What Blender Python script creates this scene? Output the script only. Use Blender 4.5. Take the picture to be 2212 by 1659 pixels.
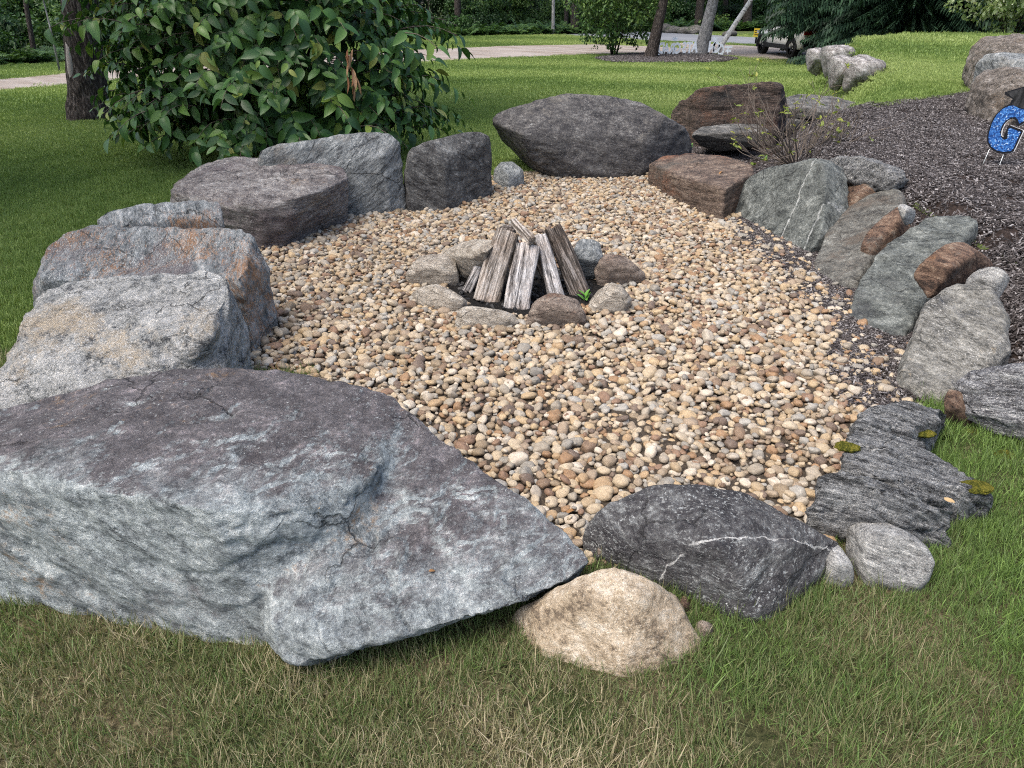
import bpy, bmesh, math
import numpy as np
from mathutils import Vector, Matrix, Euler
from mathutils.geometry import tessellate_polygon

for o in list(bpy.data.objects): bpy.data.objects.remove(o)
S = bpy.context.scene
COL = S.collection
R = math.radians
rng = np.random.default_rng(11)

# ------------------------------------------------------------------ camera, sky, sun, exposure
CAM_H, PITCH, FPX = 1.55, R(27.0), 1659.0
cam_d = bpy.data.cameras.new('camera'); cam = bpy.data.objects.new('camera', cam_d); COL.objects.link(cam)
cam.location = (0, 0, CAM_H); cam.rotation_euler = (R(90) - PITCH, 0, 0)
cam_d.sensor_width = 36.0; cam_d.lens = 27.0; cam_d.clip_start = 0.05; cam_d.clip_end = 600
S.camera = cam

SUN_EL, SUN_AZ = R(62), R(232)        # azimuth clockwise from +Y: high, behind the camera and to its left, veiled by thin cloud
W = bpy.data.worlds.new('World'); S.world = W; W.use_nodes = True
nt = W.node_tree; nt.nodes.clear()
sky = nt.nodes.new('ShaderNodeTexSky'); sky.sky_type = 'NISHITA'; sky.sun_disc = False
sky.sun_elevation = SUN_EL; sky.sun_rotation = SUN_AZ; sky.air_density = 1.0; sky.dust_density = 4.0; sky.ozone_density = 0.6
bg = nt.nodes.new('ShaderNodeBackground'); bg.inputs['Strength'].default_value = 0.12
ow = nt.nodes.new('ShaderNodeOutputWorld')
nt.links.new(sky.outputs[0], bg.inputs[0]); nt.links.new(bg.outputs[0], ow.inputs[0])
sl = bpy.data.lights.new('sun', 'SUN'); sl.energy = 1.4; sl.angle = R(40); sl.color = (1.0, 0.95, 0.88)
so = bpy.data.objects.new('sun', sl); COL.objects.link(so)
_d = Vector((math.sin(SUN_AZ) * math.cos(SUN_EL), math.cos(SUN_AZ) * math.cos(SUN_EL), math.sin(SUN_EL)))
so.rotation_euler = _d.to_track_quat('Z', 'Y').to_euler(); so.location = (0, 0, 30)
S.view_settings.view_transform = 'Standard'; S.view_settings.look = 'None'
S.view_settings.exposure = 1.25; S.view_settings.gamma = 1.0; S.view_settings.use_curve_mapping = False
S.cycles.max_bounces = 6; S.cycles.diffuse_bounces = 3; S.cycles.transparent_max_bounces = 4
S.cycles.use_denoising = False; S.cycles.use_adaptive_sampling = True; S.cycles.adaptive_threshold = .015
S.cycles.filter_width = 1.1

# ------------------------------------------------------------------ surveying the place
def ray(x, y):
    xn = (x - 1106) / FPX; yn = (y - 829.5) / FPX; s, c = math.sin(PITCH), math.cos(PITCH)
    return np.array([xn, c - yn * s, -s - yn * c])
def P(x, y, z=0.0):
    d = ray(x, y); return np.array([0, 0, CAM_H]) + d * ((z - CAM_H) / d[2])
def PY(x, y, Y):                      # the point at distance Y
    d = ray(x, y); return np.array([0, 0, CAM_H]) + d * (Y / d[1])
def sstep(t): t = np.clip(t, 0, 1); return t * t * (3 - 2 * t)
def gz(X, Y):                         # height of the land
    X = np.asarray(X, float); Y = np.asarray(Y, float)
    z = -0.035 * np.clip(Y - 9, 0, 21)
    H = np.interp(Y, [1.4, 2.4, 3.2, 5, 8, 12, 18, 24, 30, 40], [0, .10, .36, .42, .46, .60, 1.00, 1.0, .7, .3])
    e = np.interp(Y, [2, 3, 4, 5, 6.5, 8, 10, 13, 17, 22, 30, 40], [1.6, 1.95, 2.16, 2.14, 2.0, 2.3, 3.7, 5.0, 6.3, 8.9, 12.8, 17])
    w = np.interp(Y, [2, 6, 9, 11, 13, 18, 22], [.6, .55, 1.2, 1.2, 1.1, 1.0, 1.6])
    z = z + H * sstep((X - e) / w)
    return z
def gzf(x, y): return float(gz(x, y))
def Pg(x, y):                         # where a ray meets the land
    z = 0.0
    for _ in range(40):
        p = P(x, y, z); z += .6 * (gzf(p[0], p[1]) - z)
    return P(x, y, z)

# ------------------------------------------------------------------ numpy noise
_perm = np.random.default_rng(3).permutation(512)
_perm = np.concatenate([_perm, _perm, _perm])
_grad = np.random.default_rng(4).normal(size=(512, 3)); _grad /= np.linalg.norm(_grad, axis=1)[:, None]
def perlin(p):
    pi = np.floor(p).astype(np.int64); f = p - pi; u = f * f * f * (f * (f * 6 - 15) + 10)
    pi &= 511; out = 0
    for i in (0, 1):
        for j in (0, 1):
            for k in (0, 1):
                h = _perm[_perm[_perm[pi[:, 0] + i] + ((pi[:, 1] + j) & 511)] + ((pi[:, 2] + k) & 511)] & 511
                g = _grad[h]
                d = g[:, 0] * (f[:, 0] - i) + g[:, 1] * (f[:, 1] - j) + g[:, 2] * (f[:, 2] - k)
                w = (u[:, 0] if i else 1 - u[:, 0]) * (u[:, 1] if j else 1 - u[:, 1]) * (u[:, 2] if k else 1 - u[:, 2])
                out = out + d * w
    return out
def fbm(p, o=4, g=.5):
    a, s, t = 1., 0., 0.
    for i in range(o):
        s = s + a * perlin(p * 2.03 ** i + 17.3 * i); t += a; a *= g
    return s * 1.6 / t
def billow(p, o=3):
    a, s, t = 1., 0., 0.
    for i in range(o):
        s = s + a * np.abs(perlin(p * 2.1 ** i + 31.7 * i)) * 2; t += a; a *= .5
    return s / t - .45
def n2(X, Y, f, seed=0., o=3):
    return fbm(np.stack([np.asarray(X) * f + seed, np.asarray(Y) * f + seed * .7, np.full(np.shape(X), seed)], 1), o)

# ------------------------------------------------------------------ objects
def tag(o, label=None, cat=None, group=None, kind=None):
    if label: o['label'] = label
    if cat: o['category'] = cat
    if group: o['group'] = group
    if kind: o['kind'] = kind
    return o
def mesh(name, v, f, mat=None, smooth=True):
    me = bpy.data.meshes.new(name)
    v = np.asarray(v, float)
    me.from_pydata(v.tolist() if len(v) else [], [], f.tolist() if isinstance(f, np.ndarray) else f)
    if mat: me.materials.append(mat)
    if smooth and len(me.polygons): me.polygons.foreach_set('use_smooth', [True] * len(me.polygons))
    me.update(); return me
def link(name, me, parent=None, loc=(0, 0, 0), rot=(0, 0, 0), scale=None):
    o = bpy.data.objects.new(name, me); COL.objects.link(o); o.parent = parent
    o.location = tuple(loc); o.rotation_euler = tuple(rot)
    if scale is not None: o.scale = (scale,) * 3 if np.isscalar(scale) else tuple(scale)
    return o
def empty(name, loc=(0, 0, 0), rz=0.): return link(name, None, None, loc, (0, 0, rz))
def copy_tree(o, parent=None):
    c = o.copy(); COL.objects.link(c); c.parent = parent
    for ch in o.children: copy_tree(ch, c)
    return c
class MB:                              # collects shapes of ONE part
    def __init__(s): s.v, s.f = [], []
    def add(s, v, f):
        n = len(s.v); s.v += [tuple(map(float, p)) for p in v]; s.f += [tuple(n + i for i in q) for q in f]; return s
    def box(s, c, d, rot=None):
        v = np.array([[x, y, z] for x in (-.5, .5) for y in (-.5, .5) for z in (-.5, .5)]) * np.array(d)
        if rot is not None: v = v @ np.array(Euler(rot).to_matrix()).T
        return s.add(v + np.array(c), [(0, 1, 3, 2), (4, 6, 7, 5), (0, 4, 5, 1), (2, 3, 7, 6), (0, 2, 6, 4), (1, 5, 7, 3)])
    def tube(s, pts, rad, n=6, cap=True):
        pts = np.asarray(pts, float); m = len(pts); rad = np.broadcast_to(rad, (m,)); V = []
        for i in range(m):
            t = pts[min(i + 1, m - 1)] - pts[max(i - 1, 0)]; t = t / (np.linalg.norm(t) + 1e-9)
            a = np.cross(t, [0, 0, 1] if abs(t[2]) < .9 else [1, 0, 0]); a /= np.linalg.norm(a); b = np.cross(t, a)
            for k in range(n):
                w = 2 * math.pi * k / n; V.append(pts[i] + rad[i] * (math.cos(w) * a + math.sin(w) * b))
        F = [(i * n + k, i * n + (k + 1) % n, (i + 1) * n + (k + 1) % n, (i + 1) * n + k) for i in range(m - 1) for k in range(n)]
        if cap: F += [tuple(range(n - 1, -1, -1)), tuple((m - 1) * n + k for k in range(n))]
        return s.add(V, F)
    def prism(s, poly, z0, z1):        # polygon in xy, extruded
        n = len(poly); tri = tessellate_polygon([[Vector((a, b, 0)) for a, b in poly]])
        V = [(a, b, z0) for a, b in poly] + [(a, b, z1) for a, b in poly]
        F = [(a, b, c) for a, b, c in tri] + [(n + c, n + b, n + a) for a, b, c in tri]
        F += [(i, (i + 1) % n, n + (i + 1) % n, n + i) for i in range(n)]
        return s.add(V, F)
    def mesh(s, name, mat, smooth=True, fix=True):
        me = mesh(name, s.v, s.f, mat, smooth)
        if fix:
            bm = bmesh.new(); bm.from_mesh(me); bmesh.ops.recalc_face_normals(bm, faces=bm.faces); bm.to_mesh(me); bm.free()
        return me
    def build(s, name, mat, parent=None, loc=(0, 0, 0), rot=(0, 0, 0), smooth=True): return link(name, s.mesh(name, mat, smooth), parent, loc, rot)

# ------------------------------------------------------------------ materials
class NT:
    def __init__(s, name, rough=.8, spec=.3):
        s.m = bpy.data.materials.new(name); s.m.use_nodes = True; s.t = s.m.node_tree; s.t.nodes.clear()
        s.out = s.n('OutputMaterial'); s.b = s.n('BsdfPrincipled'); s.b.inputs['Roughness'].default_value = rough
        s.b.inputs['Specular IOR Level'].default_value = spec; s.l(s.b.outputs[0], s.out.inputs[0])
    def n(s, typ, **k):
        x = s.t.nodes.new('ShaderNode' + typ)
        for a, v in k.items(): setattr(x, a, v)
        return x
    def l(s, a, b): s.t.links.new(a, b)
    def co(s): return s.n('TexCoord').outputs['Object']
    def map(s, v, rot=(0, 0, 0), sc=(1, 1, 1), loc=(0, 0, 0)):
        if any(rot): x = s.n('Mapping'); s.l(v, x.inputs[0]); x.inputs['Rotation'].default_value = rot; v = x.outputs[0]
        x = s.n('Mapping'); s.l(v, x.inputs[0]); x.inputs['Scale'].default_value = sc
        x.inputs['Location'].default_value = loc; return x.outputs[0]
    def noise(s, v, scale, detail=5, rough=.6, dist=0., out=0):
        x = s.n('TexNoise'); x.inputs['Scale'].default_value = scale; x.inputs['Detail'].default_value = detail
        x.inputs['Roughness'].default_value = rough; x.inputs['Distortion'].default_value = dist
        if v is not None: s.l(v, x.inputs['Vector'])
        return x.outputs[out]
    def ramp(s, f, stops, interp='LINEAR'):
        x = s.n('ValToRGB'); e = x.color_ramp; e.interpolation = interp
        while len(e.elements) > 1: e.elements.remove(e.elements[-1])
        for i, (p, c) in enumerate(stops):
            el = e.elements[0] if i == 0 else e.elements.new(p)
            el.position = p; el.color = (c[0], c[1], c[2], 1) if not np.isscalar(c) else (c, c, c, 1)
        s.l(f, x.inputs[0]); return x.outputs[0]
    def rng_(s, f, a, b, c=0., d=1.):
        x = s.n('MapRange'); s.l(f, x.inputs[0])
        for i, q in enumerate((a, b, c, d)): x.inputs[i + 1].default_value = q
        return x.outputs[0]
    def math(s, op, a, b=None):
        x = s.n('Math', operation=op)
        for i, q in enumerate((a, b)):
            if q is None: continue
            if np.isscalar(q): x.inputs[i].default_value = q
            else: s.l(q, x.inputs[i])
        return x.outputs[0]
    def mix(s, f, a, b, mode='MIX'):
        x = s.n('MixRGB', blend_type=mode)
        for i, q in enumerate((f, a, b)):
            if np.isscalar(q): x.inputs[i].default_value = q
            elif isinstance(q, (tuple, list)): x.inputs[i].default_value = (*q[:3], 1)
            else: s.l(q, x.inputs[i])
        return x.outputs[0]
    def bump(s, h, strength=.5, dist=.01, prev=None):
        x = s.n('Bump'); x.inputs['Strength'].default_value = strength; x.inputs['Distance'].default_value = dist
        s.l(h, x.inputs['Height'])
        if prev is not None: s.l(prev, x.inputs['Normal'])
        return x.outputs[0]
    def done(s, col=None, nor=None, rough=None):
        if col is not None:
            if isinstance(col, (tuple, list)): s.b.inputs['Base Color'].default_value = (*col[:3], 1)
            else: s.l(col, s.b.inputs['Base Color'])
        if nor is not None: s.l(nor, s.b.inputs['Normal'])
        if rough is not None: s.l(rough, s.b.inputs['Roughness'])
        return s.m
def plain(name, col, rough=.6, spec=.4, metal=0.):
    t = NT(name, rough, spec); t.b.inputs['Metallic'].default_value = metal
    f = t.noise(t.co(), 9, 3); return t.done(t.mix(t.rng_(f, .3, .7, 0, .35), col, tuple(c * .75 for c in col)))

def rockmat(name, cols, fo=(0, 0, 0), stretch=5., stain=None, stain2=None, lichen=None, rust=None, veins=(), scale=1., bump=1., spots=None, rough=.82, patina=None, cracks=1.):
    t = NT(name, rough, .35); co = t.co(); fm = t.map(co, fo, (1, 1, stretch))
    a = t.noise(fm, 7 * scale, 7, .72, .2); b = t.noise(co, 45 * scale, 4, .7); c2 = t.noise(fm, 30 * scale, 5, .75, .15)
    big = t.noise(co, 1.7 * scale, 4, .55)
    f = t.math('ADD', t.math('MULTIPLY', a, .5), t.math('ADD', t.math('MULTIPLY', c2, .3), t.math('MULTIPLY', b, .2)))
    n = len(cols); col = t.ramp(f, [(.415 + .18 * i / (n - 1), q) for i, q in enumerate(cols)])
    def mask(m, off, lo, hi, fine=.3):
        z = t.noise(t.map(co, fo, (1, 1, 1.6), (off, off * .7, -off)), m, 6, .62, .3)
        return t.rng_(t.math('ADD', t.math('MULTIPLY', z, 1 - fine), t.math('MULTIPLY', c2, fine)), lo, hi)
    if stain: col = t.mix(t.math('MULTIPLY', mask(stain[1], 3.1, stain[2], stain[2] + .09), .85), col, t.mix(b, tuple(q * .75 for q in stain[0]), tuple(min(1, q * 1.45) for q in stain[0])))
    if stain2: col = t.mix(t.math('MULTIPLY', mask(stain2[1], 9.7, stain2[2], stain2[2] + .08), .85), col, t.mix(c2, tuple(q * .6 for q in stain2[0]), tuple(min(1, q * 1.5) for q in stain2[0])))
    if patina:                         # weathered skin on the upward faces
        nz = t.n('SeparateXYZ'); t.l(t.n('NewGeometry').outputs['True Normal'], nz.inputs[0])
        pm = t.math('ADD', nz.outputs[2], t.math('MULTIPLY', t.math('SUBTRACT', t.noise(co, 3.2, 6, .65, .3), .5), patina[3]))
        py_ = t.n('SeparateXYZ'); t.l(co, py_.inputs[0]); pm = t.math('ADD', pm, t.math('MULTIPLY', py_.outputs[1], patina[4]))   # rubbed thinner towards one side
        col = t.mix(t.math('MULTIPLY', t.rng_(pm, patina[1], patina[2]), .88), col, t.ramp(f, [(.42, tuple(q * .6 for q in patina[0])), (.52, patina[0]), (.58, tuple(q * 1.7 for q in patina[0])), (.63, tuple(q * 3 for q in patina[0]))]))
    if rust: col = t.mix(t.math('MULTIPLY', mask(rust[1], 21.3, rust[2], rust[2] + .08, .45), .8), col, t.mix(a, tuple(q * .55 for q in rust[0]), rust[0]))
    if lichen:                         # pale crystalline flecks and crusts
        m1 = t.noise(t.map(co, fo, (1, 1, 2.2), (5, 1, 2)), 75 * scale, 5, .75); m2 = t.noise(t.map(co, (0, 0, 0), (1, 1, 1), (7, 7, 7)), 3.2 * scale, 5, .65)
        m = t.math('MULTIPLY', t.rng_(m1, lichen[1] - .05, lichen[1] + .03), t.rng_(m2, .40, .62, .15, 1)); col = t.mix(m, col, lichen[0])
    if spots:                          # round lichen rosettes
        v = t.n('TexVoronoi'); v.inputs['Scale'].default_value = spots[1]; t.l(t.map(co, (0, 0, 0), (1, 1, 1), (.3, .2, .7)), v.inputs[0])
        q = t.noise(co, 60, 3); m = t.rng_(t.math('ADD', v.outputs[0], t.math('MULTIPLY', q, .12)), spots[2], spots[2] + .05, 1, 0)
        col = t.mix(t.math('MULTIPLY', m, t.rng_(t.noise(co, 2.3, 2), .45, .55)), col, spots[0])
    for (nv, off, w, vc) in veins:
        d = t.n('VectorMath', operation='DOT_PRODUCT'); t.l(co, d.inputs[0]); d.inputs[1].default_value = tuple(nv)
        q = t.math('ABSOLUTE', t.math('ADD', d.outputs['Value'], t.math('SUBTRACT', t.math('MULTIPLY', t.noise(co, 6, 4), .10), off + .05)))
        m = t.rng_(q, w * .5, w * 1.3, 1, 0); col = t.mix(t.math('MULTIPLY', m, t.rng_(t.noise(co, 22, 4), .36, .5)), col, vc)
    wv = t.n('VectorMath', operation='ADD'); t.l(t.map(co, fo, (1, 1, 2.0)), wv.inputs[0]); nv_ = t.n('VectorMath', operation='SCALE'); t.l(t.noise(co, 3.5, 5, .65, 0, 1), nv_.inputs[0]); nv_.inputs['Scale'].default_value = .16; t.l(nv_.outputs[0], wv.inputs[1])
    vo = t.n('TexVoronoi', feature='DISTANCE_TO_EDGE'); vo.inputs['Scale'].default_value = 2.3 * scale; t.l(wv.outputs[0], vo.inputs[0])
    ck = t.math('MULTIPLY', t.rng_(vo.outputs[0], .002, .010, 1, 0), t.rng_(t.noise(t.map(co, (0, 0, 0), (1, 1, 1), (2, 9, 4)), 1.9 * scale, 3), .50, .58))   # fractures
    col = t.mix(t.math('MULTIPLY', ck, .6 * cracks), col, (.018, .017, .017))
    sp = t.noise(t.map(co, fo, (1, 1, 1.7), (3, 5, 8)), 115 * scale, 4, .82)
    col = t.mix(1., col, t.ramp(sp, [(.36, .62), (.46, .92), (.54, 1.), (.60, 1.12), (.66, 1.42)]), 'MULTIPLY')      # mineral grain
    col = t.mix(t.rng_(big, .35, .68, .0, .35), col, t.mix(1.0, col, (.55, .53, .52), 'MULTIPLY'))
    nb = t.bump(t.noise(fm, 14 * scale, 8, .78, .15), .8 * bump, .05)
    nb = t.bump(b, .35 * bump, .012, nb); nb = t.bump(t.noise(co, 170 * scale, 3, .7), .3 * bump, .005, nb)
    nb = t.bump(t.math('SUBTRACT', 1., ck), .9 * bump * cracks, .02, nb)
    return t.done(col, nb, t.rng_(a, .3, .7, rough - .12, min(1, rough + .1)))

# ------------------------------------------------------------------ rocks: hulls fused, worn and chipped into one stone
def fuse(hulls, vox):
    bm = bmesh.new()
    for pts in hulls:
        b2 = bmesh.new()
        for p in pts: b2.verts.new(p)
        r = bmesh.ops.convex_hull(b2, input=b2.verts)
        junk = [g for g in r['geom_interior'] if isinstance(g, bmesh.types.BMVert)]
        bmesh.ops.delete(b2, geom=junk, context='VERTS')
        bmesh.ops.recalc_face_normals(b2, faces=b2.faces)
        m_ = bpy.data.meshes.new('h'); b2.to_mesh(m_); b2.free(); bm.from_mesh(m_); bpy.data.meshes.remove(m_)
    me = bpy.data.meshes.new('h'); bm.to_mesh(me); bm.free()
    o = bpy.data.objects.new('h', me); COL.objects.link(o)
    md = o.modifiers.new('r', 'REMESH'); md.mode = 'VOXEL'; md.voxel_size = vox; md.adaptivity = 0
    dg = bpy.context.evaluated_depsgraph_get(); dg.update()
    out = bpy.data.meshes.new_from_object(o.evaluated_get(dg)); bpy.data.objects.remove(o); bpy.data.meshes.remove(me)
    return out
def worn(me, smooth, amp, fo, strata=.6, seed=0., dents=(), freq=1., smooth2=1, ledges=0.):
    n = len(me.vertices); co = np.empty(n * 3); me.vertices.foreach_get('co', co); co = co.reshape(-1, 3)
    e = np.empty(len(me.edges) * 2, np.int64); me.edges.foreach_get('vertices', e); e = e.reshape(-1, 2)
    deg = np.bincount(e.ravel(), minlength=n).astype(float)[:, None] + 1e-9
    def lap(k):
        nonlocal co
        for _ in range(k):
            a = np.stack([np.bincount(e[:, 0], co[e[:, 1], i], n) + np.bincount(e[:, 1], co[e[:, 0], i], n) for i in range(3)], 1) / deg
            co = co + .55 * (a - co)
    def nor():
        me.vertices.foreach_set('co', co.ravel()); me.update()
        q = np.empty(n * 3); me.vertices.foreach_get('normal', q); return q.reshape(-1, 3)
    if smooth < 7:                      # chips: the corners knocked off along flat planes
        g = np.random.default_rng(int(seed * 10) + 5); lap(1)
        for _ in range(22):
            v = g.normal(size=3); v[2] = abs(v[2]) * 1.1 - .25; v /= np.linalg.norm(v); h = co @ v; o_ = h.max() - amp * g.uniform(.05, .75)
            co = co - v * np.clip(h - o_, 0, None)[:, None]
        lap(max(1, smooth // 2))
    else: lap(smooth)
    N = nor()
    F = np.array(Euler(fo).to_matrix()); s = np.array([seed * 1.7, seed * .9, -seed])
    q = co @ F.T
    d = amp * (.55 if smooth < 7 else 1.) * fbm(co * 1.9 * freq + s, 3) + amp * .75 * billow(q * np.array([4.5, 4.5, 8]) * freq + s, 3)
    if ledges:                          # broken steps along the layering
        w = q[:, 2] * 14 * freq + fbm(q * 2.5 + s, 3) * 2.2
        st = np.floor(w) + np.clip((w - np.floor(w)) * 3, 0, 1); d += ledges * (perlin(np.stack([st * 5.3, q[:, 0] * 1.6, q[:, 1] * 1.6], 1)) * 1.6)
    for (p, r_, dep) in dents:
        d -= dep * np.exp(-((co - np.asarray(p)) ** 2).sum(1) / (r_ * r_))
    co = co + N * d[:, None]; lap(smooth2); N = nor()
    q = co @ F.T
    d = amp * .55 * strata * fbm(q * np.array([4, 4, 26]) * freq + s, 4) + amp * .30 * fbm(co * 17 * freq + s, 4, .6)
    co = co + N * d[:, None]; nor()
    return me
def rock(name, hulls, mat, label, cat='boulder', group='boulders around the fire pit', vox=.014, smooth=4, amp=.03, fo=(0, 0, 0), strata=.6, seed=1., dents=(), freq=1., smooth2=1, ledges=0.):
    me = worn(fuse(hulls, vox), smooth, amp, fo, strata, seed, dents, freq, smooth2, ledges)
    n = len(me.vertices); co = np.empty(n * 3); me.vertices.foreach_get('co', co); co = co.reshape(-1, 3)
    c = np.array([co[:, 0].mean(), co[:, 1].mean(), co[:, 2].min()]); me.vertices.foreach_set('co', (co - c).ravel())
    me.materials.clear(); me.materials.append(mat); me.name = name
    me.polygons.foreach_set('use_smooth', [True] * len(me.polygons)); me.update()
    o = link(name, me, None, c); tag(o, label, cat, group); ROCKS.append(o); return o
def fol(*n): return tuple(Vector(n).rotation_difference(Vector((0, 0, 1))).to_euler())   # layering across direction n
def H3(top, base=(), bz=0., sink=.12, drop=True):
    """corner points of a block: top = (x, y, z) picture survey with its height; base = where it meets the ground"""
    pts = [P(*t) for t in top]
    for p in list(pts) if drop else []: pts.append(np.array([p[0], p[1], min(bz - sink, p[2] - .05)]))
    for b in base:
        p = P(b[0], b[1], bz); pts += [p, p - np.array([0, 0, sink])]
    return pts
ROCKS = []
def hit(px, py):                      # the point on a stone that the survey ray meets
    best = None; o0 = Vector((0, 0, CAM_H)); d = Vector(ray(px, py)).normalized()
    for r_ in ROCKS:
        k, p, n_, _ = r_.ray_cast(o0 - r_.location, d)
        if k and (best is None or (p + r_.location - o0).length < (best - o0).length): best = p + r_.location
    return np.array(best) if best is not None else Pg(px, py)
def slab(outline, b1, b2, top, zt, thick=.2, bulge=.05, zb=0., back=.85, front=.6, sink=.06):
    A, B, C = P(*b1, zb), P(*b2, zb), P(*top, zt); nrm = np.cross(B - A, C - A); nrm /= np.linalg.norm(nrm)
    if nrm @ (np.array([0, 0, CAM_H]) - A) < 0: nrm = -nrm
    o = np.array([0, 0, CAM_H]); q = []
    for (x, y) in outline:
        d = ray(x, y); q.append(o + d * (((A - o) @ nrm) / (d @ nrm)))
    q = np.array(q); c = q.mean(0)
    pts = list(q) + list(c + (q - c) * front + nrm * bulge) + list(c + (q - c) * back - nrm * thick)
    low = q[q[:, 2] < zb + .06]; pts += list(low - np.array([0, 0, sink]))
    return pts, nrm
# ------------------------------------------------------------------ the land
def inpoly(X, Y, poly):
    X = np.asarray(X); Y = np.asarray(Y); r = np.zeros(X.shape, bool); n = len(poly)
    for i in range(n):
        x1, y1 = poly[i]; x2, y2 = poly[(i + 1) % n]
        c = ((y1 > Y) != (y2 > Y)) & (X < (x2 - x1) * (Y - y1) / (y2 - y1 + 1e-12) + x1); r ^= c
    return r
def xy(*px): return [tuple(Pg(a, b)[:2]) for a, b in px]
def sheet(name, poly, off, mat, step=.25, kind='structure', rough=0.):
    bm = bmesh.new(); vs = [bm.verts.new((x, y, 0)) for x, y in poly]; f = bm.faces.new(vs)
    bmesh.ops.triangulate(bm, faces=[f])
    a = np.array(poly)
    for ax in (0, 1):
        for q in np.arange(a[:, ax].min() + step, a[:, ax].max(), step):
            bmesh.ops.bisect_plane(bm, geom=bm.verts[:] + bm.edges[:] + bm.faces[:], plane_co=(q if ax == 0 else 0, q if ax else 0, 0), plane_no=(1 - ax, ax, 0))
    co = np.array([v.co[:] for v in bm.verts]); z = gz(co[:, 0], co[:, 1]) + off
    if rough: z = z + rough * n2(co[:, 0], co[:, 1], 1.7, 5.)
    for v, q in zip(bm.verts, z): v.co.z = q
    bmesh.ops.recalc_face_normals(bm, faces=bm.faces)
    me = bpy.data.meshes.new(name); bm.to_mesh(me); bm.free(); me.materials.append(mat)
    if len(me.polygons) and me.polygons[0].normal.z < 0: me.flip_normals()
    return tag(link(name, me), kind=kind)

t = NT('lawn_soil', .95, .1); c = t.co()
f1 = t.noise(c, 1.1, 5); f2 = t.noise(c, 30, 6, .7)
lawn_soil = t.done(t.mix(f2, t.ramp(f1, [(.35, (.08, .115, .035)), (.6, (.12, .17, .05))]), (.075, .085, .035)), t.bump(f2, .6, .02))
t = NT('mulch_soil', .95, .15); c = t.co(); f2 = t.noise(c, 60, 6, .75)
mulch_soil = t.done(t.ramp(f2, [(.3, (.012, .009, .008)), (.6, (.055, .040, .034)), (.75, (.12, .095, .085))]), t.bump(f2, .9, .02))
t = NT('grit', .95, .15); c = t.co(); f2 = t.noise(c, 80, 6, .75)
grit_mat = t.done(t.ramp(f2, [(.3, (.020, .016, .013)), (.7, (.10, .08, .06))]), t.bump(f2, .8, .01))
t = NT('drive_gravel', .95, .15); c = t.co(); f1 = t.noise(t.map(c, (0, 0, R(42)), (.3, 1.6, 1)), 1.1, 5); f2 = t.noise(c, 26, 6, .75)
drive_mat = t.done(t.mix(t.rng_(f2, .3, .7, 0, .5), t.ramp(f1, [(.36, (.20, .165, .14)), (.5, (.27, .24, .22)), (.66, (.34, .31, .295))]), (.26, .22, .18)), t.bump(f2, .5, .02))
t = NT('asphalt', .9, .25); c = t.co(); f2 = t.noise(c, 40, 5, .7); f1 = t.noise(c, .5, 4)
asphalt = t.done(t.mix(t.rng_(f2, .3, .7), t.ramp(f1, [(.35, (.14, .15, .17)), (.65, (.22, .23, .25))]), (.17, .18, .20)), t.bump(f2, .3, .006))

gx = np.concatenate([np.arange(-90, -14, 4), np.arange(-14, -6, .6), np.arange(-6, 12, .22), np.arange(12, 24, .6), np.arange(24, 95, 4)])
gy = np.concatenate([np.arange(-10, 0, 1.5), np.arange(0, 14, .22), np.arange(14, 40, .7), np.arange(40, 200, 5)])
GX, GY = np.meshgrid(gx, gy); V = np.stack([GX.ravel(), GY.ravel(), gz(GX.ravel(), GY.ravel()) - .012], 1)
w_ = len(gx); i = np.arange(len(gy) - 1)[:, None] * w_ + np.arange(w_ - 1)[None]; i = i.ravel()
tag(link('ground', mesh('ground', V, np.stack([i, i + 1, i + w_ + 1, i + w_], 1), lawn_soil)), kind='structure')

PIT = [tuple(P(a, b)[:2]) for a, b in [(470, 800), (545, 690), (560, 520), (700, 440), (860, 415), (960, 420), (1060, 385), (1150, 372), (1390, 366), (1500, 395),
       (1590, 430), (1690, 500), (1790, 530), (1850, 610), (1890, 670), (1990, 730), (1990, 880), (1900, 960), (1800, 1090), (1790, 1180), (1480, 1110), (1380, 1230), (1200, 1215), (1060, 1100), (930, 1000), (820, 880), (650, 810)]]
gravel_bed = sheet('gravel_bed', PIT, .004, grit_mat, .3)
MULCH = xy((1395, 375), (1480, 290), (1560, 262), (1700, 248), (1880, 232), (2000, 214), (2112, 197), (2330, 170)) + [(9, 8), (8, 5), (3.4, 3.05), (2.5, 2.75), (1.9, 2.75), (1.7, 3.3), (1.72, 4.2), (1.6, 5.2), (1.55, 6.2)]
mulch_bed = sheet('mulch_bed', MULCH, .004, mulch_soil, .2)
t = NT('thatch', .95, .1); c = t.co(); f1 = t.noise(c, 2.2, 4); f2 = t.noise(c, 55, 7, .75, .5)
thatch = t.done(t.mix(t.rng_(f1, .4, .62), t.ramp(f2, [(.35, (.035, .030, .018)), (.52, (.13, .105, .060)), (.66, (.34, .28, .18))]), t.ramp(f2, [(.35, (.015, .024, .008)), (.55, (.055, .072, .024)), (.7, (.16, .15, .07))])), t.bump(f2, .9, .02))
front_turf = sheet('front_turf', [(-3.2, .3), (3.4, .3), (3.4, 2.3), (2.6, 2.7), (1.75, 2.6), (1.2, 2.3), (.6, 1.9), (-.6, 2.0), (-1.5, 2.2), (-2.4, 3.0), (-3.2, 3.2)], .0, thatch, .3)
def far(px, py): return P(px, py, -.735)[:2]
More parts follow.
